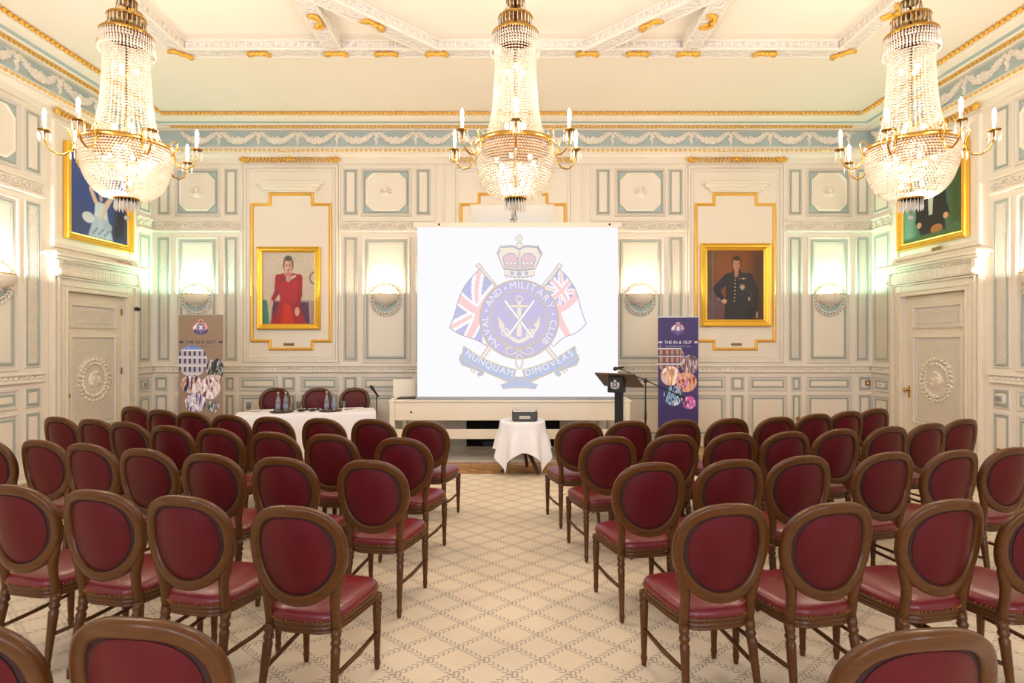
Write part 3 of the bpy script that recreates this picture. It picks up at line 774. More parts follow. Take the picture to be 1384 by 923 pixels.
def green_scene(X, Y):
    C = np.zeros(X.shape+(3,))+np.array(lin(40, 92, 78))
    C = over(C, wob(X, Y, 7, 5)*.7, (88, 128, 90)); C = over(C, quad(X, Y, [(0, 0), (.2, 0), (.25, 1), (0, 1)], .15)*.8, (120, 170, 150)); C = over(C, quad(X, Y, [(.8, .1), (1, .1), (1, 1), (.85, 1)], .1), (60, 84, 40))
    C = over(C, ell(X, Y, .5, .42, .26, .46, .1), (22, 24, 28)); C = over(C, quad(X, Y, [(.32, 0), (.76, 0), (.70, .5), (.36, .5)], .03), (26, 24, 28))
    C = over(C, limb(X, Y, (.35, .52), (.28, .25), .06, .05), (30, 30, 34)); C = over(C, limb(X, Y, (.66, .52), (.76, .28), .06, .05), (28, 28, 32))
    C = over(C, ell(X, Y, .30, .20, .04, .04), (200, 150, 115)); C = over(C, ell(X, Y, .75, .24, .04, .04), (200, 150, 115)); C = over(C, ell(X, Y, .60, .10, .10, .06), (170, 110, 60))
    C = over(C, quad(X, Y, [(.47, .3), (.53, .3), (.55, .6), (.45, .6)], .01), (200, 200, 190)); C = over(C, quad(X, Y, [(0, 0), (1, 0), (1, .07), (0, .05)], .03), (70, 100, 60))
    C = face(C, X, Y, .50, .72, .065, (200, 155, 125), (50, 40, 35))
    return canvas(C, X, Y)
def painting(label, loc, rz, w, h, fn, fw=.11, tilt=0.):
    p = empty('framed_painting', loc, rz, label=label, category='painting')
    b = MB(); b.loft(rect(-w/2, w/2, -h/2, h/2), [(0, 0, 'gold_frame'), (0, .05, 'gold_frame'), (.015, .065, 'gold_frame'), (.035, .05, 'gold_frame'), (.06, .045, 'gold_frame'), (.085, .03, 'gold_frame'), (.095, .035, 'gold_frame'), (fw, .018, 'gold_frame')])
    n = int(w/.045)
    for k in range(n):
        for z in (-h/2+.048, h/2-.048): b.blob((-w/2+(k+.5)*w/n, -.046, z), (.013, .008, .008), 'gold_frame', 5, 3)
    n = int(h/.045)
    for k in range(n):
        for x in (-w/2+.048, w/2-.048): b.blob((x, -.046, -h/2+(k+.5)*h/n), (.008, .008, .013), 'gold_frame', 5, 3)
    b.build('frame', p)
    cw, ch = w-2*fw+.01, h-2*fw+.01
    raster('canvas', cw, ch, int(cw*190), int(ch*190), fn, 'painted_canvas', p, (0, -.02, 0))
    b = MB(); b.box(-w/2+.03, w/2-.03, -.012, 0, -h/2+.03, h/2-.03, 'wood_dark'); b.build('backing_board', p)
    if tilt: p.rotation_euler = (tilt, 0, rz)
    return p
painting('gold-framed portrait of a woman in a red dress', (pu(391.5), WY-.012, pz(389.3)), 0, 1.05, 1.37, red_dress, .085)
painting('gold-framed portrait of a man in dark buttoned uniform', (pu(993), WY-.012, pz(385)), 0, 1.165, 1.38, officer, .12)
painting('gold-framed painting of a figure in white gown on blue, above left door', (-WX+.02, 8.25, 3.78), PI/2, 1.34, 1.30, blue_gown, .11)
painting('gold-framed dark green painting above the right door', (WX-.02, 8.10, 3.77), -PI/2, 1.34, 1.30, green_scene, .11)
def plaque(label, loc, rz):
    b = MB(); b.bbox(-.09, .09, -.012, 0, -.022, .022, 'plaque', .003); b.bbox(-.075, .075, -.014, -.01, -.012, -.008, 'brass_dark', .001); b.bbox(-.075, .075, -.014, -.01, .004, .008, 'brass_dark', .001)
    b.build('name_plaque', loc=loc, rz=rz, label=label, category='plaque')
plaque('small brass plaque under the red dress portrait', (pu(391), WY-.006, pz(465)), 0)
plaque('small brass plaque under the officer portrait', (pu(995), WY-.006, pz(465)), 0)
plaque('small brass plaque under the green painting over the right door', (WX-.036, 7.98, 3.05), -PI/2)

# ------------------------------------------------------------------ switches, sockets
def plate(name, label, cat, loc, rz, w, h, mat, detail='rocker'):
    b = MB(); b.bbox(-w/2, w/2, -.012, 0, -h/2, h/2, mat, .003)
    if detail == 'rocker': b.bbox(-w*.12, w*.12, -.018, -.008, -h*.2, h*.2, 'switch_white' if mat != 'switch_white' else 'pole_grey', .002)
    elif detail == 'socket':
        for x in (-w*.22, w*.22):
            for dx, dz in ((0, .016), (-.012, -.01), (.012, -.01)): b.box(x+dx-.003, x+dx+.003, -.014, -.01, dz-.004, dz+.004, 'black')
    elif detail == 'screen': b.bbox(-w*.42, w*.15, -.03, -.008, -h*.35, h*.35, 'pole_grey', .004)
    b.build(name, loc=loc, rz=rz, label=label, category=cat)
sc_ = WY-.014
plate('light_switch', 'gold light switch plate on the back wall near the right corner', 'switch', (pu(1171.5), sc_, pz(517)), 0, .085, .085, 'brass')
plate('light_switch', 'white switch plate on the right wall between corner and door', 'switch', (WX-.014, 9.22, 1.05), -PI/2, .09, .09, 'switch_white')
plate('wall_socket', 'upper of two brass sockets low on the back wall at right', 'socket', (pu(1077.5), sc_, pz(565)), 0, .06, .06, 'brass', 'socket')
plate('wall_socket', 'lower of two brass sockets low on the back wall at right', 'socket', (pu(1077.5), sc_, pz(575)), 0, .06, .06, 'brass', 'socket')
plate('thermostat', 'white thermostat on the left wall between door and corner', 'thermostat', (-WX+.014, 9.27, 1.05), PI/2, .10, .10, 'switch_white', 'screen')
plate('thermostat', 'silver control plate on the right wall nearer than the door', 'thermostat', (WX-.014, 6.96, 1.05), -PI/2, .15, .10, 'switch_white', 'screen')
plate('wall_socket', 'brass socket low on the left wall nearer than the door', 'socket', (-WX+.014, 7.12, .46), PI/2, .13, .08, 'brass', 'socket')
plate('wall_socket', 'upper brass socket low on the right wall nearer than the door', 'socket', (WX-.014, 6.96, .40), -PI/2, .10, .08, 'brass', 'socket')
plate('wall_socket', 'lower brass socket low on the right wall nearer than the door', 'socket', (WX-.014, 6.96, .27), -PI/2, .10, .08, 'brass', 'socket')
b = MB(); b.bbox(-.03, .03, -.05, 0, -.03, .03, 'black', .008); b.lathe([(.018, 0), (.022, .03), (.0, .032)], 'black', 10, M=Matrix.Translation((0, -.045, 0)) @ Matrix.Rotation(PI/2, 4, 'X'))
b.build('door_closer_sensor', loc=(-WX+.05, 8.98, 2.26), rz=PI/2, label='small black sensor at the top corner of the left door frame', category='sensor')
b = MB(); b.bbox(-.11, .11, -.03, .03, 0, .025, 'red_paint', .006); b.blob((.15, 0, .015), (.05, .02, .012), 'black')
b.build('red_case', loc=(-WX+.10, 8.62, 2.921), rz=PI/2, label='small red case lying on the hood over the left door', category='case')

# ------------------------------------------------------------------ chandeliers
def make_chandelier():
    root = empty('crystal_chandelier', (0, 0, 0), category='chandelier', group='three crystal chandeliers hanging in a row')
    # local z = world z (origin at floor height would be odd: root sits at ring height 3.46)
    Z0 = 3.46
    def zz(z): return z-Z0
    b = MB(); b.lathe([(.035, zz(4.78)), (.05, zz(4.80)), (.042, zz(4.9)), (.055, zz(5.05)), (.045, zz(5.25)), (.06, zz(5.40)), (.09, zz(5.418))], 'sleeve', 14); b.build('chain_sleeve', root)
    b = MB(); b.lathe([(.010, zz(3.0)), (.010, zz(4.8))], 'brass_dark', 8); b.build('stem', root)
    def band(name, r, z, h, t=.006, mat='brass'):
        b = MB(); b.lathe([(r, zz(z)-h/2), (r+t, zz(z)-h/2-.003), (r+t+.004, zz(z)), (r+t, zz(z)+h/2+.003), (r, zz(z)+h/2), (r, zz(z)-h/2)], mat, 48); return b.build(name, root)
    band('main_ring', .345, 3.455, .045); band('crown_ring', .20, 4.43, .022); band('crown_ring', .145, 4.58, .014); band('crown_ring', .075, 4.73, .012, mat='brass_dark'); band('base_ring', .09, 3.0, .014)
    b = MB()
    for k in range(6):
        a = k*PI/3; b.tube([(.2*math.cos(a), .2*math.sin(a), zz(4.43)), (.15*math.cos(a), .15*math.sin(a), zz(4.5)), (.145*math.cos(a), .145*math.sin(a), zz(4.58)), (.09*math.cos(a), .09*math.sin(a), zz(4.63)), (.075*math.cos(a), .075*math.sin(a), zz(4.73)), (.02*math.cos(a), .02*math.sin(a), zz(4.78))], .004, 'brass', 5)
        b.tube([(.2*math.cos(a), .2*math.sin(a), zz(4.43)), (0, 0, zz(4.45))], .004, 'brass_dark', 5)
        b.tube([(.345*math.cos(a), .345*math.sin(a), zz(3.455)), (0, 0, zz(3.45))], .004, 'brass_dark', 5)
    b.build('crown_frame', root)
    # column of bead strands
    prof = [(4.41, .185), (4.36, .172), (4.15, .172), (3.95, .182), (3.8, .195), (3.65, .218), (3.55, .25), (3.48, .30)]
    def rad(z):
        for (z0, r0), (z1, r1) in zip(prof, prof[1:]):
            if z0 >= z >= z1: return r0+(r1-r0)*(z0-z)/(z0-z1)
        return prof[-1][1]
    b = MB(); n = 40; z = 4.405
    while z > 3.485:
        r = rad(z)
        for k in range(n):
            a = 2*PI*k/n
            b.oct((r*math.cos(a), r*math.sin(a), zz(z)), .0135+.012*(r-.172), .0092, 'crystal')
        z -= .0245
    b.build('bead_column', root, kind='stuff')
    b = MB(); path = []
    for j in range(401):
        an = j/400*PI/2; path.append((.09+.258*math.cos(an)**.8, 3.432-.425*math.sin(an)))
    rows_, acc_ = [path[0]], 0.
    for p0, p1 in zip(path, path[1:]):
        acc_ += math.hypot(p1[0]-p0[0], p1[1]-p0[1])
        if acc_ >= .0225: rows_.append(p1); acc_ = 0.
    for j, (r, zc) in enumerate(rows_):
        cnt = max(18, int(2*PI*r/.0255))
        for k in range(cnt):
            a = 2*PI*(k+.5*(j % 2))/cnt
            b.oct((r*math.cos(a), r*math.sin(a), zz(zc)), .0140, .0092, 'crystal')
            if j < 9: b.oct((r*.94*math.cos(a+.04), r*.94*math.sin(a+.04), zz(zc)-.012), .0140, .0105, 'crystal')
    b.build('bead_bowl', root, kind='stuff')
    def drop(b, x, y, z, L, r=.008, mat='crystal_drop'):
        vs = []; 
        for dz, rr in ((0, .0015), (-.2*L, r*.6), (-.72*L, r), (-L, .001)):
            for k in range(5): vs.append((x+rr*math.cos(k*1.2566), y+rr*math.sin(k*1.2566), z+dz))
        b.add(vs, [(j*5+k, j*5+(k+1) % 5, j*5+5+(k+1) % 5, j*5+5+k) for j in range(3) for k in range(5)], mat)
    b = MB()
    for k in range(56):
        a = 2*PI*k/56; drop(b, .206*math.cos(a), .206*math.sin(a), zz(4.425), .075); drop(b, .214*math.cos(a+.05), .214*math.sin(a+.05), zz(4.36), .095, .009)
    b.build('icicle_skirt', root)
    b = MB()
    for k in range(26):
        a = 2*PI*k/26; drop(b, .148*math.cos(a), .148*math.sin(a), zz(4.575), .085, .007)
    b.build('crown_drops', root); b = MB()
    for k in range(14):
        a = 2*PI*k/14; drop(b, .078*math.cos(a), .078*math.sin(a), zz(4.725), .07, .007)
    b.build('crown_drops', root)
    b = MB()
    for k in range(20):
        a = 2*PI*k/20; drop(b, .088*math.cos(a), .088*math.sin(a), zz(2.992), .10, .009)
    for k in range(10):
        a = 2*PI*k/10; drop(b, .045*math.cos(a), .045*math.sin(a), zz(2.985), .08, .009)
    b.build('base_drops', root)
    b = MB(); b.blob((0, 0, zz(2.835)), .022, 'crystal_drop', 12, 8); b.tube([(0, 0, zz(3.0)), (0, 0, zz(2.85))], .004, 'brass', 6); b.build('pendant_ball', root)
    # inner lamps
    spots = [(.17*math.cos(k*PI/3+.3), .17*math.sin(k*PI/3+.3), 3.33) for k in range(6)]+[(.06, -.05, 3.12), (-.05, .05, 3.12)]
    for k in range(3):
        a = k*2*PI/3+.6; spots += [(.075*math.cos(a), .075*math.sin(a), 4.13), (.09*math.cos(a+1), .09*math.sin(a+1), 3.62)]
    for x, y, z in spots:
        b = MB(); b.blob((x, y, zz(z)), (.017, .017, .027), 'bulb'); b.build('inner_bulb', root)
    # seven candle arms
    R = .56
    for k in range(7):
        a = -PI/2+k*2*PI/7
        arm = None
        b = MB(); ca, sa = math.cos(a), math.sin(a)
        def pt(r, z): return (r*ca, r*sa, zz(z))
        pts = [(.365, 3.47), (.345, 3.50), (.37, 3.535), (.40, 3.52), (.40, 3.48), (.375, 3.42), (.385, 3.35), (.425, 3.305), (.475, 3.295), (.525, 3.325), (.555, 3.385), (R, 3.46)]
        b.tube([pt(*p) for p in pts], [.004, .006, .006, .006, .007, .008, .0085, .0085, .008, .008, .007, .007], 'brass', 7)
        b.tube([pt(.375, 3.42), pt(.35, 3.40), pt(.34, 3.44)], .006, 'brass', 6)
        arm = b.build('candle_arm', root)
        b = MB(); b.lathe([(.012, 0), (.04, .006), (.048, .016), (.044, .018), (.02, .012), (.018, .03), (0, .03)], 'brass_dark', 18, c=pt(R, 3.46)); b.build('drip_pan', arm)
        b = MB(); b.lathe([(.014, .015), (.0145, .125), (.006, .13), (0, .131)], 'candle', 14, c=pt(R, 3.46)); b.build('candle', arm)
        b = MB(); b.lathe([(.007, .128), (.013, .142), (.015, .158), (.010, .178), (.003, .193), (0, .195)], 'bulb', 12, c=pt(R, 3.46)); b.build('candle_bulb', arm)
        b = MB()
        for q in range(6):
            t = q*PI/3; c = pt(R, 3.462); drop(b, c[0]+.044*math.cos(t), c[1]+.044*math.sin(t), c[2], .085, .008)
        b.build('drops', arm)
    return root
ch0 = make_chandelier(); index_kids(ch0)
chs = [(.03, 5.0, 'crystal chandelier in the middle hanging in front of the screen'), (-3.38, 5.0, 'crystal chandelier at left hanging before the blue gown painting'), (3.50, 5.0, 'crystal chandelier at right hanging before the dark green painting')]
CH_IN, CH_CANDLE = 9, 17.5
for i, (x, y, lab) in enumerate(chs):
    c = ch0 if i == 0 else copy_tree(ch0)
    c.location = (x, y, 3.46); c['label'] = lab; c['category'] = 'chandelier'; c['group'] = 'three crystal chandeliers hanging in a row'
    def pl(name, loc, e, r):
        l = bpy.data.lights.new(name, 'POINT'); l.energy = e; l.color = (1, .84, .68); l.shadow_soft_size = r
        o = bpy.data.objects.new(name, l); COL.objects.link(o); o.location = loc
    pl('chandelier_light', (x, y, 3.38), 20, .07); pl('chandelier_light', (x, y, 3.20), 14, .07); pl('chandelier_light', (x, y, 3.75), 1.0, .03); pl('chandelier_light', (x, y, 4.15), 1.0, .03)
    for k in range(7):
        a = -PI/2+k*2*PI/7; pl('candle_light', (x+.56*math.cos(a), y+.56*math.sin(a), 3.46+.17), CH_CANDLE, .03)

# ------------------------------------------------------------------ chairs
def make_chair():
    root = empty('cameo_back_chair', (0, 0, 0))
    lean = lambda z: -.205-(z-.42)*.15
    # oval back frame with stiles, flatter at the top and curved in plan
    def back_shape(c, s):
        e1, e2 = (.80, .86) if s > 0 else (.96, 1.)
        return math.copysign(abs(c)**e1, c)*(1+.045*s), math.copysign(abs(s)**e2, s)
    CV = 1.15
    b = MB(); n = 56; zc, rw, rh = .757, .214, .215
    sec = []
    for k in range(10):
        a = 2*PI*k/10; sec.append((math.copysign(abs(math.cos(a))**.5, math.cos(a))*.0265, math.copysign(abs(math.sin(a))**.5, math.sin(a))*.022))
    vs = []; fs = []
    for i in range(n):
        a = 2*PI*i/n; c, s = math.cos(a), math.sin(a)
        sx, sz = back_shape(c, s)
        x = rw*sx; z = zc+rh*sz; nl = Vector((c, s)).normalized()
        for r, d in sec:
            X, Z = x+nl.x*r, z+nl.y*r; vs.append((X, lean(Z)+d+CV*x*x, Z))
    m = len(sec)
    for i in range(n):
        for k in range(m): fs.append((i*m+k, i*m+(k+1) % m, ((i+1) % n)*m+(k+1) % m, ((i+1) % n)*m+k))
    b.add(vs, fs, 'wood', True)
    for s in (-1, 1):
        pts = [(s*.207, .69), (s*.196, .645), (s*.180, .595), (s*.171, .55), (s*.168, .50), (s*.168, .44), (s*.168, .385)]
        b.tube([(x, lean(z)+CV*x*x, z) for x, z in pts], [.018, .024, .0255, .025, .024, .024, .024], 'wood', 8, sx=.9)
    b.build('back_frame', root)
    b = MB()          # upholstered oval: domed front and back with a dark groove
    def disc(ry, y0, bulge, mat):
        R0 = 7; vs = [(0, lean(zc)+y0+bulge, zc)]; fs = []; N_ = 40
        for j in range(1, R0+1):
            t = j/R0
            for i in range(N_):
                a = 2*PI*i/N_; c, s = math.cos(a), math.sin(a)
                bx, bz = back_shape(c, s); x = ry*t*bx*.985; z = zc+ry*1.03*t*bz
                vs.append((x, lean(z)+y0+bulge*(1-t**3.2)+CV*x*x, z))
        for i in range(N_):
            k = (i+1) % N_; fs.append((0, 1+k, 1+i))
            for j in range(R0-1): fs.append((1+j*N_+i, 1+j*N_+k, 1+(j+1)*N_+k, 1+(j+1)*N_+i))
        return vs, fs, mat
    vs, fs, mt = disc(.176, -.004, -.012, 'leather'); b.add(vs, fs, mt, True)
    vs, fs, mt = disc(.176, .010, .024, 'leather'); b.add(vs, fs, mt, True)
    vs, fs, mt = disc(.194, 0, 0, 'groove'); b.add(vs, fs, mt)
    b.build('back_pad', root)
    # seat outline
    def outline(g=0., N_=44):
        o = []
        for i in range(N_):
            a = 2*PI*i/N_; c, s = math.cos(a), math.sin(a)
            sx = math.copysign(abs(c)**.42, c); sy = math.copysign(abs(s)**.5, s)
            hw = .178+(.240-.178)*(sy+1)/2
            o.append(((hw-g)*sx, (.232-g)*sy+.018))
        return o
    def stack(b, layers, mat, cap=True, smooth=True):
        N_ = 44; vs = []; fs = []
        for g, z in layers: vs += [(x, y, z) for x, y in outline(g)]
        for j in range(len(layers)-1):
            for i in range(N_): k = (i+1) % N_; fs.append((j*N_+i, j*N_+k, (j+1)*N_+k, (j+1)*N_+i))
        fs.append([(len(layers)-1)*N_+i for i in range(N_)]); fs.append(list(range(N_))[::-1])
        b.add(vs, fs, mat, smooth)
    b = MB(); stack(b, [(.018, .378), (.008, .382), (.006, .39), (.012, .393), (.012, .397), (.004, .401), (.002, .41), (.008, .414), (.008, .418), (0, .422), (0, .437), (.006, .441)], 'wood'); b.build('seat_rail', root)
    b = MB(); stack(b, [(.004, .438), (-.001, .448), (.0, .462), (.008, .475), (.03, .487), (.07, .496), (.12, .502), (.17, .504)], 'leather_seat_lit'); b.build('seat_cushion', root)
    b = MB(); o = outline(-.002, 130)
    for x, y in o[::2]: b.oct((x, y, .444), .0052, .0052, 'brass_dark')
    b.build('nailhead_trim', root)
    for s in (-1, 1):
        # front leg
        b = MB(); b.lathe([(.007, 0), (.013, .004), (.0155, .03), (.0185, .045), (.0155, .055), (.0150, .06), (.024, .30), (.0245, .325), (.019, .333), (.026, .345), (.026, .352), (.02, .36), (.027, .372), (.027, .40)], 'wood', 16, c=(s*.203, .212, 0), flute=1, fl=.10); b.build('leg', root)
        # rear leg, splayed back
        M = Matrix.Translation((s*.168, -.172, .40)) @ Matrix.Rotation(s*-.045, 4, 'Y') @ Matrix.Rotation(-.17, 4, 'X') @ Matrix.Translation((0, 0, -.402))
        b = MB(); b.lathe([(.007, 0), (.013, .004), (.0155, .03), (.0185, .045), (.0155, .055), (.0150, .06), (.023, .29), (.0245, .315), (.018, .325), (.026, .34), (.026, .348), (.02, .356), (.025, .372), (.025, .405)], 'wood', 16, flute=1, fl=.10, M=M); b.build('leg', root)
        b = MB(); b.tube([(s*.203, .205, .20), (s*.196, .0, .195), (s*.176, -.222, .20)], [.010, .012, .010], 'wood', 8); b.build('stretcher', root)
    return root
chair0 = make_chair(); index_kids(chair0); first_chair = [True]
ORD = ['first', 'second', 'third', 'fourth', 'fifth', 'sixth', 'seventh', 'eighth', 'ninth']
def place_chair(x, y, rz, label, group):
    c = chair0 if first_chair[0] else copy_tree(chair0); first_chair[0] = False
    c.location = (x, y, .014); c.rotation_euler = (0, 0, rz); c['label'] = label; c['category'] = 'chair'; c['group'] = group
rows = {
 'left': [
  [(575, 571.5), (505, 569), (437, 568), (368, 566), (311, 563), (261, 559), (220, 556), (183, 551.6)],
  [(545, 595), (447, 590), (370, 587), (295, 582), (230, 578), (173, 573), (129, 569), (81, 566)],
  [(503, 626), (383, 622), (285, 617), (197, 610), (120, 603), (58, 598), (-16, 596)],
  [(400, 689), (251, 675), (133, 667), (22, 660)],
  [(193, 842), (-60, 842)]],
 'right': [
  [(783, 573), (849, 571.5), (917, 570), (984, 568), (1049, 566), (1101, 561.6), (1144, 558), (1181, 554.5)],
  [(822, 593), (908, 590.6), (989, 588), (1063, 586.5), (1132, 583), (1200, 579.4), (1254, 575), (1299, 569)],
  [(878, 629), (988, 625), (1082, 620), (1198, 615), (1289, 612), (1366, 608)],
  [(978, 686), (1123, 684), (1279, 680), (1414, 681)],
  [(1246, 857)]]}
rown = ['front', 'second', 'third', 'fourth', 'rearmost']
blk = {'left': 'left', 'right': 'right'}
for side_, rr in rows.items():
    s = 1 if side_ == 'left' else -1
    for r, row in enumerate(rr):
        for i, (px, py) in enumerate(row):
            d = F*(H-.985)/(py-461.5); x = (px-692)*d/F
            th = math.radians(10+1.0*i)
            if r == 4: th = math.radians(6)
            ox = x+s*.245*math.sin(th)-s*.012; oy = d+.26*math.cos(th)
            pos = 'on the aisle' if i == 0 else ORD[i]+' from the aisle'
            if i == len(row)-1 and len(row) > 6: pos = 'outermost, '+ORD[i]+' from the aisle'
            place_chair(ox, oy, -s*th, f'burgundy leather oval-back chair in {rown[r]} row of {side_} block, {pos}', f'burgundy oval-back chairs in the {side_} block')

# ------------------------------------------------------------------ panel table and what is on it
TZ = .75
FL = Vector(at(314, 563, TZ)); FR = Vector(at(508, 556, TZ)); u = (FR-FL).normalized(); v = Vector((-u.y, u.x)); TL = (FR-FL).length; TD = .50
tc = FL+u*TL/2+v*TD/2; tang = math.atan2(u.y, u.x)
t = empty('trestle_table', (tc.x, tc.y, .0), tang, label='long folding table under the white cloth at left of the screen', category='table')
b = MB(); b.bbox(-TL/2+.02, TL/2-.02, -TD/2+.02, TD/2-.02, TZ-.035, TZ-.008, 'wood_dark', .004); b.build('tabletop', t)
for sx in (-1, 1):
    for sy in (-1, 1): b = MB(); b.tube([(sx*(TL/2-.15), sy*(TD/2-.08), TZ-.03), (sx*(TL/2-.1), sy*(TD/2-.08), .0)], .013, 'black_metal', 8); b.build('leg', t)
b = MB(); vs = []; fs = []; n = 120
def per(s):   # point on rectangle perimeter, rounded
    L = 2*(TL+TD); d = s*L
    if d < TL: return (-TL/2+d, -TD/2, 0, -1)
    d -= TL
    if d < TD: return (TL/2, -TD/2+d, 1, 0)
    d -= TD
    if d < TL: return (TL/2-d, TD/2, 0, 1)
    d -= TL; return (-TL/2, TD/2-d, -1, 0)
lev = [(TZ, 0), (TZ-.006, .004), (TZ-.05, .008), (.5, .012), (.3, .018), (.1, .024), (.016, .03)]
for z, o in lev:
    for i in range(n):
        x, y, nx, ny = per(i/n); f = o+(TZ-z)*.022*(math.sin(i*.9)+.6*math.sin(i*.37+1))
        vs.append((x+nx*f, y+ny*f, z))
for j in range(len(lev)-1):
    for i in range(n): k = (i+1) % n; fs.append((j*n+i, (j+1)*n+i, (j+1)*n+k, j*n+k))
fs.append(list(range(n)))
b.add(vs, fs[:-1], 'cloth', True); b.add(vs[:n], [list(range(n))], 'cloth')
b.build('tablecloth', loc=(tc.x, tc.y, 0), rz=tang, label='long white tablecloth covering the panel table to the floor', category='tablecloth')
TT = TZ+.001
def bottle_mesh():
    b = MB(); b.lathe([(.0, .0), (.032, 0), (.034, .01), (.034, .15), (.030, .175), (.016, .215), (.012, .235), (.012, .262), (0, .262)], 'bottle_glass', 14); return b
def make_bottle():
    r = empty('water_bottle')
    bottle_mesh().build('bottle_body', r)
    b = MB(); b.lathe([(.0345, .05), (.0350, .052), (.0350, .105), (.0345, .107)], 'bottle_label', 14); b.build('bottle_label', r)
    b = MB(); b.lathe([(.014, .258), (.0145, .278), (.0, .28)], 'light_plastic', 12); b.build('cap', r); return r
bt0 = make_bottle(); index_kids(bt0)
trays = [((381, 559), 'left'), ((446.5, 557.5), 'right')]
bi = 0
for (px, py), w in trays:
    x, y = at(px, py-2, TT)
    b = MB(); b.lathe([(0, 0), (.15, 0), (.165, .012), (.16, .014), (.148, .005), (0, .005)], 'wood_dark', 28)
    b.build('round_tray', loc=(x, y, TT), label=f'dark round tray holding two bottles, {w} one on the panel table', category='tray', group='trays on the panel table')
    for dx, q in ((-.05, 'left'), (.05, 'right')):
        o = bt0 if bi == 0 else copy_tree(bt0); bi += 1
        o.location = (x+dx*math.cos(tang), y+dx*math.sin(tang), TT+.006)
        o['label'] = f'clear glass water bottle, {q} one on the {w} tray'; o['category'] = 'bottle'; o['group'] = 'water bottles on the panel table'
for (px, py, w) in ((336, 553, 'at the left end of the panel table'), (404, 552, 'on the panel table between the two trays'), (464.5, 551, 'on the panel table right of the bottles')):
    x, y = at(px, py, TT); b = MB(); b.lathe([(.0, .004), (.028, .0), (.033, .10), (.031, .10), (.026, .008), (0, .008)], 'bottle_glass', 14)
    b.build('tumbler', loc=(x, y, TT), label='clear water glass '+w, category='glass', group='water glasses on the panel table')
for (px, py, w) in ((354, 555, 'before the left seat'), (418, 553.5, 'before the middle seat'), (477, 552, 'before the right seat')):
    x, y = at(px, py, TT); b = MB()
    for k in range(3): b.box(-.15+.004*k, .15+.004*k, -.105, .105, .0015*k, .0015*k+.001, 'paper')
    b.box(-.11, .10, -.06, -.05, .0045, .0055, 'pole_grey'); b.box(-.11, .06, -.02, -.012, .0045, .0055, 'pole_grey')
    b.build('note_sheets', loc=(x, y, TT), rz=tang, label='small stack of white papers on the panel table '+w, category='papers', group='papers on the panel table')
    b = MB(); b.tube([(-.07, 0, .005), (.07, 0, .005)], [.0045, .004], 'black', 6); b.build('pen', loc=(x-.02, y-.14, TT), rz=tang+.5, label='dark pen on the panel table '+w, category='pen', group='pens on the panel table')
for (px, py, w) in ((407, 556.5, 'left'), (422, 556, 'right')):
    x, y = at(px, py, TT); b = MB(); b.blob((0, 0, .02), (.055, .035, .02), 'black', 12, 6); b.tube([(.04, 0, .02), (.10, .0, .03)], [.01, .014], 'black', 8)
    b.build('table_microphone', loc=(x, y, TT), rz=tang+.3, label=f'low black microphone lying on the panel table, {w} one of two', category='microphone', group='black microphones on the panel table')
for px, py, w in ((376, 530, 'left'), (433, 528.5, 'middle'), (483, 527.5, 'right')):
    d = 9.12; x = (px-692)*d/F
    place_chair(x, d-.28, PI+.12, f'burgundy oval-back chair behind the panel table facing the room, {w} of three', 'chairs behind the panel table')

# microphone on a floor stand at the right end of the table
def mic_head(b, p, q, r=.024):
    p = Vector(p); q = Vector(q); d = (q-p)
    b.tube([p, p+d*.6, p+d*.68, p+d*.8, p+d*.93, q], [r*.5, r*.75, r*1.0, r*1.15, r*1.0, r*.4], 'black', 10)
def tripod(b, R, z):
    for k in range(3): a = k*2*PI/3+.5; b.tube([(0, 0, z), (R*math.cos(a), R*math.sin(a), .012)], .009, 'black_metal', 6)
d_ = 8.75; x_ = (509-692)*d_/F
m = empty('microphone_stand', (x_, d_, 0), label='black microphone on upright stand at the right end of the panel table', category='microphone stand')
b = MB(); b.tube([(0, 0, .05), (0, 0, .92)], .009, 'black_metal', 8); b.build('pole', m)
b = MB(); tripod(b, .17, .2); b.build('tripod_base', m)
b = MB(); mic_head(b, (.03, 0, .90), (-.09, -.03, 1.08)); b.build('microphone', m)

# ------------------------------------------------------------------ long white console, laptop, screen
co = empty('console_table', (-.03, 8.3, 0), label='long cream console table with deep apron standing under the screen', category='table')
b = MB(); b.bbox(-1.77, 1.77, -.01, .62, .868, .89, 'furniture_white', .005); b.build('tabletop', co)
b = MB(); b.bbox(-1.68, 1.68, .012, .04, .597, .868, 'furniture_white', .004); b.build('apron', co)
b = MB(); b.bbox(-1.68, 1.68, .012, .045, .327, .467, 'furniture_white', .004); b.build('lower_rail', co)
for s in (-1, 1):
    x0, x1 = sorted((s*1.68, s*1.755)); b = MB(); b.bbox(x0, x1, -.005, .60, .03, .91, 'furniture_white', .006); b.build('end_panel', co)
b = MB(); b.lathe([(.014, 0), (.014, .012), (0, .014)], 'black', 10, M=Matrix.Translation((-1.44, .012, .72)) @ Matrix.Rotation(PI/2, 4, 'X')); b.build('keyhole', co)

lp = empty('laptop', (-1.62, 8.62, .891), .25, label='open laptop on the left end of the cream console', category='laptop')
b = MB(); b.bbox(-.17, .17, -.12, .12, 0, .018, 'black', .004); b.build('keyboard_base', lp)
b = MB(); M = Matrix.Translation((0, .12, .012)) @ Matrix.Rotation(-.15, 4, 'X'); b.bbox(-.17, .17, 0, .012, 0, .27, 'furniture_white', .004, M=M); b.build('lid', lp)
b = MB(); b.bbox(-.05, .05, -.04, .04, 0, .10, 'teal_plastic', .004); b.build('teal_box', loc=(-1.36, 8.50, .891), label='small teal box on the console beside the laptop', category='box')

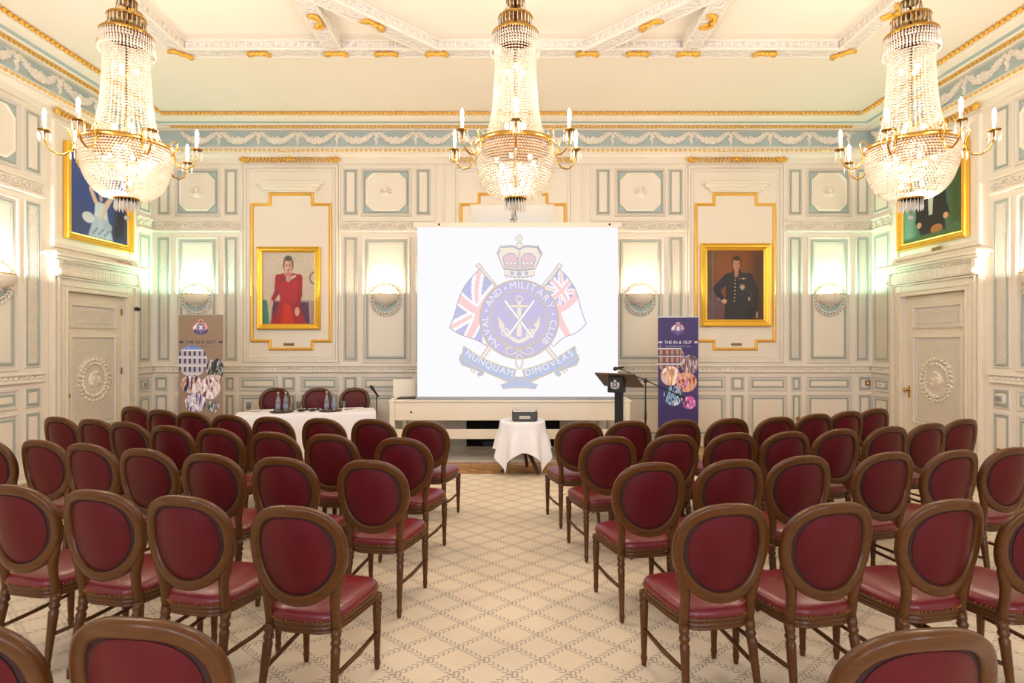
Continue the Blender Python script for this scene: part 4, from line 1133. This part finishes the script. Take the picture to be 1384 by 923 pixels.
SY = 8.42; SW_, z0s, z1s = 2.964, .932, 3.435; sxc = (699.5-692)*SY/F
s = empty('projection_screen', (sxc, SY, 0), label='large white pull-up projection screen showing a club crest', category='projection screen')
b = MB(); b.bbox(-SW_/2-.02, SW_/2+.02, -.04, .05, .89, .935, 'pole_grey', .006); b.build('base_case', s)
b = MB(); b.bbox(-SW_/2-.06, SW_/2+.06, .0, .03, z1s, z1s+.075, 'furniture_white', .005)
for x in (-1.16, 1.36): b.lathe([(.016, 0), (.016, .006), (0, .007)], 'black', 10, M=Matrix.Translation((x, 0, z1s+.045)) @ Matrix.Rotation(PI/2, 4, 'X'))
b.build('top_batten', s)
for x in (-1.3, 1.3): b = MB(); b.tube([(x, .06, .9), (x, .05, z1s+.03)], .012, 'pole_grey', 8); b.build('support_pole', s)
b = MB(); b.box(-SW_/2, SW_/2, .006, .012, z0s, z1s, 'paper'); fab = b.build('fabric', s)
# crest, drawn in its own 925 x 781 frame
SU = SW_/925.0
def emat(name, rgb, k=.724):
    m, tt, out = nt(name); e = tt.nodes.new('ShaderNodeEmission'); e.inputs[0].default_value = (*lin(*rgb), 1); e.inputs[1].default_value = k; tt.links.new(e.outputs[0], out.inputs[0])
for nme, c in dict(s_white=(253, 252, 255), s_purple=(208, 198, 232), s_gold=(222, 206, 178), s_line=(190, 184, 192), s_red=(255, 214, 214), s_blue=(200, 198, 232), s_ribbon=(194, 202, 232), s_cream=(250, 238, 224), s_pink=(240, 206, 216), s_pale=(228, 238, 250), s_ltext=(250, 248, 244)).items(): emat(nme, c)
class Art:
    def __init__(a): a.b = MB(); a.k = 0
    def pt(a, x, y): return ((x-83-462.5)*SU, -.0008*a.k, z1s-(y-57)*SU)
    def poly(a, pts, mat):
        a.k += 1; v3 = [Vector((p[0], p[1], 0)) for p in pts]
        tris = geometry.tessellate_polygon([v3]); a.b.add([a.pt(*p) for p in pts], [tuple(t_) for t_ in tris], mat)
    def out(a, pts, mat, w=4, line='s_line'):
        a.poly(pts, mat); a.stroke(list(pts)+[pts[0]], w, line)
    def stroke(a, pts, w, mat, taper=False):
        a.k += .3; n = len(pts); L = []; R = []
        for i in range(n):
            p = Vector(pts[i]); q0 = Vector(pts[max(i-1, 0)]); q1 = Vector(pts[min(i+1, n-1)])
            if i == 0 and pts[0] == pts[-1]: q0 = Vector(pts[-2])
            if i == n-1 and pts[0] == pts[-1]: q1 = Vector(pts[1])
            t_ = (q1-q0)
            t_ = t_.normalized() if t_.length > 0 else Vector((1, 0)); nn = Vector((-t_.y, t_.x))*w/2
            L.append(p+nn); R.append(p-nn)
        vs = [a.pt(*p) for p in L+R]; a.b.add(vs, [(i, i+1, n+i+1, n+i) for i in range(n-1)], mat)
    def circ(a, cx, cy, r, mat, n=64, ry=None): a.poly([(cx+r*math.cos(2*PI*i/n), cy+(ry or r)*math.sin(2*PI*i/n)) for i in range(n)], mat)
    def ring(a, cx, cy, r, w, mat, n=64, ry=None): a.stroke([(cx+r*math.cos(2*PI*i/n), cy+(ry or r)*math.sin(2*PI*i/n)) for i in range(n+1)], w, mat)
    def grid(a, corners, fn, nx=70, ny=50, bulge=None):
        a.k += 1; (x0, y0), (x1, y1_), (x2, y2), (x3, y3) = corners
        vs = []
        for j in range(ny+1):
            for i in range(nx+1):
                s_, t_ = i/nx, j/ny
                x = (x0*(1-s_)+x1*s_)*(1-t_)+(x3*(1-s_)+x2*s_)*t_; y = (y0*(1-s_)+y1_*s_)*(1-t_)+(y3*(1-s_)+y2*s_)*t_
                dx, dy = bulge(s_, t_) if bulge else (0, 0); vs.append(a.pt(x+dx, y+dy))
        by = {}
        for j in range(ny):
            for i in range(nx): by.setdefault(fn((i+.5)/nx, (j+.5)/ny), []).append((j*(nx+1)+i, j*(nx+1)+i+1, (j+1)*(nx+1)+i+1, (j+1)*(nx+1)+i))
        o = len(a.b.v); a.b.v += vs
        for mt_, ff in by.items():
            k = a.b.mi(mt_)
            for f in ff: a.b.f.append([q+o for q in f]); a.b.m.append(k); a.b.s.append(False)
def jack(s_, t_):
    X, Y = s_*2-1, (t_*2-1)
    if abs(X) < .13 or abs(Y) < .16: return 's_red'
    if abs(X) < .22 or abs(Y) < .28: return 's_white'
    d = abs(abs(X)-abs(Y))
    if d < .10: return 's_red'
    if d < .26: return 's_white'
    return 's_blue'
def ensign(s_, t_):
    if s_ < .42 and t_ < .46: return jack(s_/.42, t_/.46)
    if abs(s_-.48) < .07 or abs(t_-.54) < .09: return 's_red'
    return 's_white'
A = Art(); A.poly([(83, 57), (1008, 57), (1008, 838), (83, 838)], 's_white')
A.stroke([(372, 240), (585, 500)], 16, 's_line'); A.stroke([(372, 240), (585, 500)], 10, 's_cream')
A.stroke([(735, 240), (520, 500)], 16, 's_line'); A.stroke([(735, 240), (520, 500)], 10, 's_cream')
A.stroke([(430, 590), (335, 725)], 20, 's_line'); A.stroke([(430, 590), (335, 725)], 14, 's_cream')
A.stroke([(665, 590), (770, 725)], 20, 's_line'); A.stroke([(665, 590), (770, 725)], 14, 's_cream')
A.out([(352, 235), (366, 222), (385, 238), (372, 250)], 's_cream'); A.out([(723, 235), (740, 222), (752, 236), (736, 250)], 's_cream')
wav = lambda s_, t_: (-26*math.sin(PI*s_)*(1-t_)-8*math.sin(2*PI*s_), 12*math.sin(2*PI*s_)*t_+6*math.sin(2*PI*t_))
cL = [(372, 248), (232, 520), (408, 608), (530, 420)]
A.grid(cL, jack, bulge=wav)
def edge(c, bl, n=14):
    o = []
    (x0, y0), (x1, y1_), (x2, y2), (x3, y3) = c
    for s_, t_ in [(i/n, 0) for i in range(n)]+[(1, i/n) for i in range(n)]+[(1-i/n, 1) for i in range(n)]+[(0, 1-i/n) for i in range(n+1)]:
        x = (x0*(1-s_)+x1*s_)*(1-t_)+(x3*(1-s_)+x2*s_)*t_; y = (y0*(1-s_)+y1_*s_)*(1-t_)+(y3*(1-s_)+y2*s_)*t_; d = bl(s_, t_); o.append((x+d[0], y+d[1]))
    return o
A.stroke(edge(cL, wav), 4, 's_line')
wr = lambda s_, t_: (22*math.sin(PI*s_)*(1-t_)+8*math.sin(2*PI*s_), 10*math.sin(2*PI*t_)+8*math.sin(2*PI*s_)*t_)
cR = [(740, 248), (862, 500), (712, 608), (580, 420)]
A.grid(cR, ensign, bulge=wr); A.stroke(edge(cR, wr), 4, 's_line')
# crown
A.poly([(487, 258), (620, 258), (628, 300), (480, 300)], 's_white')
A.out([(480, 245), (452, 175), (470, 150), (520, 142), (553, 160), (586, 142), (640, 150), (658, 175), (628, 245), (553, 252)], 's_cream', 5)
A.out([(487, 238), (478, 195), (500, 178), (530, 178), (546, 200), (546, 242)], 's_pink', 4); A.out([(620, 238), (630, 195), (608, 178), (578, 178), (562, 200), (562, 242)], 's_pink', 4)
for x in (497, 515, 533, 573, 591, 609): A.circ(x, 222, 8, 's_cream', 16); A.ring(x, 222, 8, 2, 's_line', 16)
A.out([(482, 250), (553, 258), (626, 250), (622, 280), (553, 288), (486, 280)], 's_cream', 4)
for x, y, r in ((520, 268, 8), (553, 272, 10), (586, 268, 8)): A.circ(x, y, r, 's_blue', 16); A.ring(x, y, r, 2, 's_line', 16)
for k in range(11): A.circ(455+k*1.5, 178-k*3.2+(k**2)*.05, 5, 's_cream', 10); A.ring(455+k*1.5, 178-k*3.2, 5, 2, 's_line', 10); A.ring(652-k*1.5, 178-k*3.2, 5, 2, 's_line', 10)
for k in range(9): A.ring(478+k*8.5, 148-2.0*math.sin(k*.4), 5, 2, 's_line', 10); A.ring(628-k*8.5, 148-2.0*math.sin(k*.4), 5, 2, 's_line', 10)
for y in range(165, 250, 10): A.ring(553, y, 5, 2, 's_line', 10)
A.circ(553, 142, 14, 's_cream', 20); A.ring(553, 142, 14, 3, 's_line', 20)
A.out([(546, 128), (549, 117), (537, 119), (537, 101), (549, 104), (546, 92), (560, 92), (557, 104), (569, 101), (569, 119), (557, 117), (560, 128)], 's_cream', 3)
for k in range(7): A.circ(495+k*19, 291, 3, 's_line', 10)
# roundel
CX, CY = 553, 481
A.circ(CX, CY, 184, 's_gold'); A.circ(CX, CY, 180, 's_line'); A.circ(CX, CY, 177, 's_purple'); A.ring(CX, CY, 180, 3, 's_gold')
A.circ(CX, CY, 133, 's_gold'); A.circ(CX, CY, 128, 's_purple')
# anchor, cable, two crossed swords
A.poly([(545, 405), (561, 405), (565, 560), (541, 560)], 's_cream'); A.out([(495, 415), (612, 415), (612, 427), (495, 427)], 's_cream', 2, 's_gold')
A.ring(553, 388, 14, 5, 's_cream', 24)
arc = [(CX+95*math.cos(a_), 490+95*math.sin(a_)) for a_ in [PI*.93-PI*.86*i/24 for i in range(25)]]
A.poly([(458, 470), (486, 505), (476, 522), (520, 560), (553, 575), (586, 560), (630, 522), (620, 505), (650, 470), (648, 512), (612, 560), (575, 585), (553, 592), (531, 585), (494, 560), (458, 512)], 's_cream')
A.out([(453, 465), (478, 498), (462, 510)], 's_cream', 3, 's_gold'); A.out([(650, 465), (628, 498), (645, 510)], 's_cream', 3, 's_gold')
A.stroke([(540, 385), (505, 400), (490, 425), (505, 462), (560, 480), (600, 500), (605, 530), (585, 545)], 5, 's_gold')
for (a_, c_) in (((487, 395), (615, 565)), ((622, 395), (500, 560))):
    A.stroke([a_, c_], 15, 's_line'); A.stroke([a_, c_], 10, 's_white')
A.ring(488, 540, 18, 5, 's_cream', 20); A.stroke([(478, 515), (520, 545)], 6, 's_cream'); A.ring(604, 545, 18, 5, 's_cream', 20); A.stroke([(585, 560), (620, 525)], 6, 's_cream')
# knot under the roundel
kn = []
for i in range(49):
    a_ = 2*PI*i/48; kn.append((CX+62*math.sin(a_), 626+16*math.sin(2*a_)))
A.stroke(kn, 9, 's_line'); A.stroke(kn, 5, 's_cream')
A.stroke([(450, 560), (500, 595), (553, 630)], 5, 's_gold'); A.stroke([(656, 560), (606, 595), (553, 630)], 5, 's_gold')
A.ring(553, 675, 15, 9, 's_line', 24, 32); A.ring(553, 675, 15, 5, 's_cream', 24, 32)
# ribbons
def lerpc(P0, P1, P2, n=14): return [((1-q)**2*P0[0]+2*q*(1-q)*P1[0]+q*q*P2[0], (1-q)**2*P0[1]+2*q*(1-q)*P1[1]+q*q*P2[1]) for q in [i/n for i in range(n+1)]]
for sg in (1, -1):
    f = (lambda p: p) if sg == 1 else (lambda p: (2*CX-p[0], p[1]))
    tail = [(285, 640), (300, 655), (372, 700), (392, 712), (388, 735), (368, 742), (360, 730), (372, 722), (355, 712), (290, 690), (278, 665)]
    A.out([f(p) for p in tail], 's_ribbon', 5, 's_gold')
    low = [(478, 745), (540, 745), (553, 745), (553, 795), (520, 795), (480, 800), (468, 782), (500, 770), (470, 755)]
    A.out([f(p) for p in low], 's_ribbon', 5, 's_gold')
    top = lerpc((300, 603), (400, 685), (538, 712)); bot = lerpc((520, 768), (400, 735), (288, 655))
    A.out([f(p) for p in top+[(530, 740)]+bot], 's_ribbon', 6, 's_gold')
A.b.build('projected_crest', s)
topk = .0008*A.k+.001
def letters(txt, size, fn, mat, parent, y=-.01, name='lettering'):
    """fn(i, n, advance) gives (x, z, angle) of every letter; letters end up in one mesh"""
    acc = MB(); adv = []
    meshes = []
    for chh in txt:
        cu = bpy.data.curves.new('t', 'FONT'); cu.body = chh if chh != ' ' else 'i'; cu.size = size; cu.align_x = 'CENTER'; cu.resolution_u = 3
        ob = bpy.data.objects.new('t', cu); COL.objects.link(ob); bpy.context.view_layer.update()
        me = bpy.data.meshes.new_from_object(ob.evaluated_get(bpy.context.evaluated_depsgraph_get()))
        w = (max((v_.co.x for v_ in me.vertices), default=0)-min((v_.co.x for v_ in me.vertices), default=0)) if len(me.vertices) else size*.3
        adv.append(w+size*.16 if chh != ' ' else size*.42); meshes.append((None if chh == ' ' else me)); bpy.data.objects.remove(ob)
    tot = sum(adv); c = 0
    for me, w in zip(meshes, adv):
        x, z, an = fn((c+w/2)/tot, tot); c += w
        if me is None: continue
        M = Matrix.Translation((x, y, z)) @ Matrix.Rotation(-an, 4, 'Y') @ Matrix.Rotation(PI/2, 4, 'X')
        cx_ = (max(v_.co.x for v_ in me.vertices)+min(v_.co.x for v_ in me.vertices))/2
        acc.add([M @ Vector((v_.co.x-cx_, v_.co.y, 0)) for v_ in me.vertices], [list(p.vertices) for p in me.polygons], mat)
    return acc.build(name, parent)
def on_circle(a0, a1, r):      # angles in degrees clockwise from top
    def fn(q, tot):
        a_ = math.radians(a0+(a1-a0)*q); x, y = CX+r*math.sin(a_), CY-r*math.cos(a_); p = A.pt(x, y); return p[0], p[2], -a_
    return fn
ls = 44*SU
letters('NAVAL', ls, on_circle(-142, -84, 142), 's_ltext', s, -topk)
letters('AND', ls, on_circle(-68, -31, 142), 's_ltext', s, -topk)
letters('MILITARY', ls, on_circle(-18, 73, 142), 's_ltext', s, -topk)
letters('CLUB', ls, on_circle(90, 136, 142), 's_ltext', s, -topk)
D = Art(); D.k = A.k
for a_ in (-76, -24, 81): q = math.radians(a_); D.circ(CX+155*math.sin(q), CY-155*math.cos(q), 5, 's_ltext', 12)
D.b.build('lettering', s)
def on_curve(P0, P1, P2):
    def fn(q, tot):
        x = (1-q)**2*P0[0]+2*q*(1-q)*P1[0]+q*q*P2[0]; y = (1-q)**2*P0[1]+2*q*(1-q)*P1[1]+q*q*P2[1]
        dx = 2*(1-q)*(P1[0]-P0[0])+2*q*(P2[0]-P1[0]); dy = 2*(1-q)*(P1[1]-P0[1])+2*q*(P2[1]-P1[1]); p = A.pt(x, y); return p[0], p[2], math.atan2(-dy, dx)
    return fn
letters('NUNQUAM', 42*SU, on_curve((300, 642), (405, 716), (525, 742)), 's_ltext', s, -topk)
letters('DIMOVEAS', 42*SU, on_curve((580, 742), (700, 716), (806, 642)), 's_ltext', s, -topk)

# ------------------------------------------------------------------ roller banners
def crest_small(C, X, Y, cx, cy, s_, asp):
    e = lambda x, y, rx, ry: ell(X, Y, cx+x*s_, cy+y*s_*asp, rx*s_, ry*s_*asp, .2)
    C = over(C, quad(X, Y, [(cx-1.0*s_, cy-.15*s_*asp), (cx-.3*s_, cy-.3*s_*asp), (cx-.3*s_, cy+.5*s_*asp), (cx-.65*s_, cy+.6*s_*asp)], .004), (225, 120, 140)); C = over(C, quad(X, Y, [(cx+1.0*s_, cy-.15*s_*asp), (cx+.3*s_, cy-.3*s_*asp), (cx+.3*s_, cy+.5*s_*asp), (cx+.65*s_, cy+.6*s_*asp)], .004), (235, 150, 160))
    C = over(C, limb(X, Y, (cx-.95*s_, cy-.1*s_*asp), (cx-.45*s_, cy+.3*s_*asp), .012, .012), (240, 235, 240))
    C = over(C, e(0, .78, .34, .22), (215, 180, 170)); C = over(C, e(0, .74, .22, .12), (170, 50, 70)); C = over(C, e(0, 0, .62, .55), (225, 215, 225)); C = over(C, e(0, 0, .54, .48), (70, 55, 120)); C = over(C, e(0, 0, .36, .32), (225, 215, 225)); C = over(C, e(0, 0, .30, .27), (80, 65, 135))
    C = over(C, limb(X, Y, (cx-.15*s_, cy+.15*s_*asp), (cx+.15*s_, cy-.15*s_*asp), .008, .008), (235, 230, 235)); C = over(C, limb(X, Y, (cx+.15*s_, cy+.15*s_*asp), (cx-.15*s_, cy-.15*s_*asp), .008, .008), (235, 230, 235))
    C = over(C, limb(X, Y, (cx-.85*s_, cy-.42*s_*asp), (cx-.1*s_, cy-.72*s_*asp), .012, .012), (90, 75, 140)); C = over(C, limb(X, Y, (cx+.85*s_, cy-.42*s_*asp), (cx+.1*s_, cy-.72*s_*asp), .012, .012), (90, 75, 140)); C = over(C, e(0, -.85, .22, .08), (120, 105, 165))
    return C
def building(C, X, Y, m, x0, x1, y0, y1, wallc, winc, skyc):
    s_, t_ = (X-x0)/(x1-x0), (Y-y0)/(y1-y0)
    c2 = np.zeros_like(C)+np.array(lin(*skyc)); c2 = over(c2, (t_ < .82)*1., wallc); c2 = over(c2, ((t_ > .78) & (t_ < .82))*1., (235, 232, 235))
    col = (s_*6) % 1; rw = (t_*3.6) % 1
    c2 = over(c2, ((col > .28) & (col < .72) & (rw > .2) & (rw < .8) & (t_ < .76))*1., winc); c2 = over(c2, ((rw > .9) & (t_ < .76))*1., (225, 220, 225)); c2 = over(c2, (((col > .2) & (col < .26)) | ((col > .76) & (col < .82)) & (t_ < .76))*.7, (215, 212, 220))
    return C*(1-m[..., None])+c2*m[..., None]
def scene_(C, X, Y, m, cols, a, b_, ph):
    n = wob(X, Y, a, b_, ph); c2 = np.zeros_like(C)+np.array(lin(*cols[0]))
    c2 = over(c2, (n > .45)*1., cols[1]); c2 = over(c2, (n > .62)*1., cols[2]); c2 = over(c2, (wob(X, Y, b_*1.3, a*.9, ph+1) > .68)*1., cols[3])
    return C*(1-m[..., None])+c2*m[..., None]
def banner_art(bg, dark, asp, w_h):
    def fn(X, Y):
        C = np.zeros(X.shape+(3,))+np.array(lin(*bg))
        e = lambda px, py, r, q=1.: ell(X, Y, px, 1-py, r, r*q*w_h, .04)
        C = crest_small(C, X, Y, .50, 1-.085, .17 if not dark else .16, w_h)
        if not dark:
            C = building(C, X, Y, e(.31, .315, .335), -.02, .64, 1-.40, 1-.20, (190, 186, 196), (70, 66, 100), (120, 150, 215))
            C = scene_(C, X, Y, e(.83, .365, .21), ((60, 66, 60), (196, 190, 200), (90, 120, 70), (40, 36, 56)), 40, 60, 1)
            C = scene_(C, X, Y, e(.80, .435, .20, .42), ((215, 190, 190), (170, 130, 120), (240, 225, 225), (120, 70, 50)), 30, 70, 2)
            C = scene_(C, X, Y, e(.30, .475, .25, .75), ((224, 205, 208), (190, 140, 110), (240, 232, 240), (60, 50, 90)), 22, 40, .3)
            C = scene_(C, X, Y, e(.70, .50, .23), ((228, 212, 216), (200, 170, 165), (244, 236, 242), (120, 60, 70)), 34, 50, 2.2)
            C = scene_(C, X, Y, e(.38, .60, .24, .85), ((220, 212, 228), (180, 172, 200), (245, 240, 250), (80, 70, 110)), 26, 48, 4)
            C = scene_(C, X, Y, e(.78, .625, .13), ((130, 125, 125), (80, 78, 90), (200, 196, 205), (60, 90, 60)), 50, 60, 5)
        else:
            C = building(C, X, Y, e(.27, .29, .37), -.1, .66, 1-.40, 1-.19, (104, 78, 92), (190, 130, 100), (70, 56, 110))
            C = scene_(C, X, Y, e(.79, .345, .23), ((150, 130, 140), (96, 84, 92), (205, 190, 196), (120, 60, 60)), 44, 60, 1)
            C = scene_(C, X, Y, e(.31, .43, .24), ((214, 190, 190), (230, 165, 70), (190, 140, 120), (244, 230, 226)), 18, 40, .3)
            C = scene_(C, X, Y, e(.70, .475, .26, .95), ((226, 178, 130), (190, 90, 190), (220, 170, 120), (140, 60, 40)), 26, 44, 2.2)
            C = scene_(C, X, Y, e(.38, .575, .245), ((110, 160, 200), (214, 226, 236), (60, 80, 130), (30, 40, 80)), 30, 60, 4)
            C = scene_(C, X, Y, e(.78, .625, .16), ((226, 100, 190), (150, 50, 120), (240, 180, 220), (90, 30, 80)), 50, 60, 5)
        C = over(C, quad(X, Y, [(.02, 1-.192), (.11, 1-.192), (.11, 1-.178), (.02, 1-.178)], .002), (200, 195, 220) if dark else (70, 62, 110))
        C = over(C, quad(X, Y, [(.90, 1-.192), (.98, 1-.192), (.98, 1-.178), (.90, 1-.178)], .002), (200, 195, 220) if dark else (70, 62, 110))
        return C
    return fn
def banner(label, x, y, w, h, rz, bg, dark):
    r = empty('roller_banner', (x, y, 0), rz, label=label, category='banner')
    b = MB(); b.bbox(-w/2-.02, w/2+.02, -.05, .05, .0, .09, 'silver', .012); b.build('base_cassette', r)
    for s_ in (-1, 1):
        b = MB(); b.bbox(s_*w*.3-.02, s_*w*.3+.02, -.16, .16, 0, .012, 'silver', .004); b.build('foot', r)
    b = MB(); b.bbox(-w/2, w/2, -.008, .012, h-.022, h, 'silver', .004); b.build('top_rail', r)
    b = MB(); b.tube([(0, .02, .05), (0, .015, h-.02)], .009, 'silver', 8); b.build('support_pole', r)
    hh = h-.09
    b = MB(); b.box(-w/2, w/2, .002, .004, .07, h-.01, 'paper'); b.build('banner_backing', r)
    raster('printed_sheet', w, hh, 110, int(110*hh/w), banner_art(bg, dark, 1, w/hh), 'printed_vinyl', r, (0, -.002, .08+hh/2))
    P('banner_ink_l' if dark else 'banner_ink_d', lin(235, 232, 245) if dark else lin(50, 40, 80), .6)
    mt = 'banner_ink_l' if dark else 'banner_ink_d'
    zt = h-.10-.095*2.0
    def lnfn(zc, wid):
        return lambda q, tot: ((q-.5)*wid, zc, 0)
    letters('THE IN & OUT', .064, lnfn(h-.410, w*.68), mt, r, -.004)
    letters('NAVAL AND MILITARY CLUB', .022, lnfn(h-.455, w*.62), mt, r, -.004)
    return r
banner('beige roller banner with crest and round photos at left of the panel table', (271.5-692)*7.95/F, 7.95, .665, 2.13, -.10, (150, 128, 108), False)
banner('dark purple roller banner with crest and round photos right of the lectern', (916.5-692)*8.45/F, 8.45, .60, 2.125, 0, (60, 46, 104), True)

# ------------------------------------------------------------------ lectern and boom microphone
lx, ly = 1.38, 7.35
l = empty('lectern', (lx, ly, 0), -.5, label='black lectern with slanted top in front of the right screen edge', category='lectern')
b = MB(); b.bbox(-.24, .24, -.20, .20, .014, .045, 'black', .008); b.build('base_plate', l)
b = MB(); b.bbox(-.045, .045, -.05, .05, .045, 1.26, 'black', .006); b.build('post', l)
b = MB(); M = Matrix.Translation((0, -.16, 1.345)) @ Matrix.Rotation(-.46, 4, 'X'); b.bbox(-.265, .265, -.02, .40, -.018, 0, 'lectern_face', .004, M=M); b.bbox(-.265, .265, .385, .40, 0, .025, 'lectern_face', .003, M=M); b.build('reading_shelf', l)
b = MB(); b.bbox(-.10, .10, -.16, -.03, 1.10, 1.30, 'black', .005); b.build('front_box', l)
b = MB()
P('crest_silver', (.55, .5, .55), .5)
for k in range(20): a = 2*PI*k/20; b.blob((.034*math.cos(a), -.162, 1.20+.034*math.sin(a)), .006, 'crest_silver', 6, 4)
b.blob((0, -.162, 1.25), (.022, .004, .014), 'crest_silver'); b.blob((-.045, -.162, 1.205), (.014, .003, .035), 'crest_silver'); b.blob((.045, -.162, 1.205), (.014, .003, .035), 'crest_silver')
b.blob((0, -.162, 1.20), (.016, .004, .02), 'crest_silver'); b.tube([(-.05, -.162, 1.165), (0, -.162, 1.15), (.05, -.162, 1.165)], .007, 'crest_silver', 6)
b.build('crest', l)
m = empty('microphone_stand', (1.77, 7.55, .012), label='black boom microphone stand reaching over the lectern', category='microphone stand')
b = MB(); b.tube([(0, 0, .05), (0, 0, .75), (0, 0, 1.22)], [.012, .012, .008], 'black_metal', 8); b.tube([(0, 0, .70), (0, 0, .80)], .016, 'black', 8); b.build('pole', m)
b = MB(); tripod(b, .30, .22); b.build('tripod_base', m)
b = MB(); b.tube([(-.36, -.05, 1.385), (.50, .05, 1.00)], [.006, .008], 'black_metal', 8); b.tube([(.40, .04, 1.045), (.52, .052, .99)], .016, 'black', 8); b.build('boom', m)
b = MB(); b.blob((0, 0, 1.22), (.028, .028, .035), 'black'); b.build('boom_clutch', m)
b = MB(); mic_head(b, (-.30, -.05, 1.40), (-.44, -.06, 1.375)); b.build('microphone', m)

# ------------------------------------------------------------------ small round table with cloth and projector
px_, py_ = .138, 7.55
t = empty('pedestal_table', (px_, py_, .013), label='small round dark wood pedestal table under white cloth in the aisle', category='table')
b = MB(); b.lathe([(0, .672), (.275, .672), (.288, .685), (.288, .697), (0, .698)], 'wood_dark', 40); b.build('tabletop', t)
b = MB(); b.lathe([(.03, .24), (.055, .28), (.04, .34), (.025, .42), (.03, .55), (.05, .62), (.045, .672)], 'wood_dark', 16); b.build('pedestal', t)
for k in range(3):
    a = -PI/2+.3+k*2*PI/3+.5
    b = MB(); b.tube([(.02*math.cos(a), .02*math.sin(a), .30), (.12*math.cos(a), .12*math.sin(a), .27), (.22*math.cos(a), .22*math.sin(a), .13), (.27*math.cos(a), .27*math.sin(a), .04), (.29*math.cos(a), .29*math.sin(a), .022)], [.03, .028, .024, .02, .018], 'wood_dark', 8); b.build('leg', t)
b = MB(); N_ = 72; R0 = .288; vs = []; idx = []
hs = .69; ztop = .702
for j in range(N_+1):
    for i in range(N_+1):
        a, c = (i/N_*2-1)*hs, (j/N_*2-1)*hs; rho = math.hypot(a, c); ph = math.atan2(c, a)
        if rho <= R0: vs.append((a, c, ztop)); continue
        hg = rho-R0; f = min(1, hg/.25)
        fold = .5+.5*math.sin(ph*9+.8*math.sin(ph*2))
        r = R0+.004+.026*min(1, hg/.03)*.3+hg*(.05+.20*fold*f); z = ztop-hg*.965+.004
        vs.append((r*math.cos(ph), r*math.sin(ph), max(z, .03)))
fs = [(j*(N_+1)+i, j*(N_+1)+i+1, (j+1)*(N_+1)+i+1, (j+1)*(N_+1)+i) for j in range(N_) for i in range(N_)]
b.add(vs, fs, 'cloth', True)
b.build('tablecloth', loc=(px_, py_, .013), rz=.05, label='square white cloth draped in points over the small round table', category='tablecloth')
p = empty('projector', (.165, 7.46, ztop+.015), .0, label='grey boxy projector standing on the small round table', category='projector')
b = MB(); b.bbox(-.165, .165, -.12, .12, .006, .135, 'grey_plastic', .012); b.build('body', p)
b = MB(); b.bbox(-.165, .165, -.125, .12, .135, .165, 'light_plastic', .01); b.bbox(-.15, .13, -.13, -.118, .128, .14, 'paper', .002); b.build('lid', p)
b = MB(); b.bbox(-.07, .07, -.124, -.118, .035, .075, 'light_plastic', .003); b.build('front_plate', p)

# ------------------------------------------------------------------ light
w = bpy.data.worlds.new('world'); SC.world = w; w.use_nodes = True
w.node_tree.nodes['Background'].inputs[0].default_value = (.75, .85, 1, 1); w.node_tree.nodes['Background'].inputs[1].default_value = .6
for x0, x1 in wins:
    a = bpy.data.lights.new('window_daylight', 'AREA'); a.shape = 'RECTANGLE'; a.size = x1-x0; a.size_y = 3.2; a.energy = 110; a.color = (.74, .83, 1.)
    o = bpy.data.objects.new('window_daylight', a); COL.objects.link(o); o.location = ((x0+x1)/2, -3.13, 2.55); o.rotation_euler = (PI/2, 0, 0)
cam = bpy.data.cameras.new('camera'); cam.sensor_width = 36; cam.lens = F/1384*36; cam.clip_start = .05
co_ = bpy.data.objects.new('camera', cam); COL.objects.link(co_); co_.location = (0, 0, H); co_.rotation_euler = (PI/2, 0, 0)
SC.camera = co_
vs_ = SC.view_settings; vs_.view_transform = 'Standard'; vs_.look = 'None'; vs_.gamma = 1; vs_.use_curve_mapping = False; vs_.exposure = .46
SC.cycles.use_denoising = True
SC.cycles.max_bounces = 8; SC.cycles.transparent_max_bounces = 24; SC.cycles.sample_clamp_indirect = 6
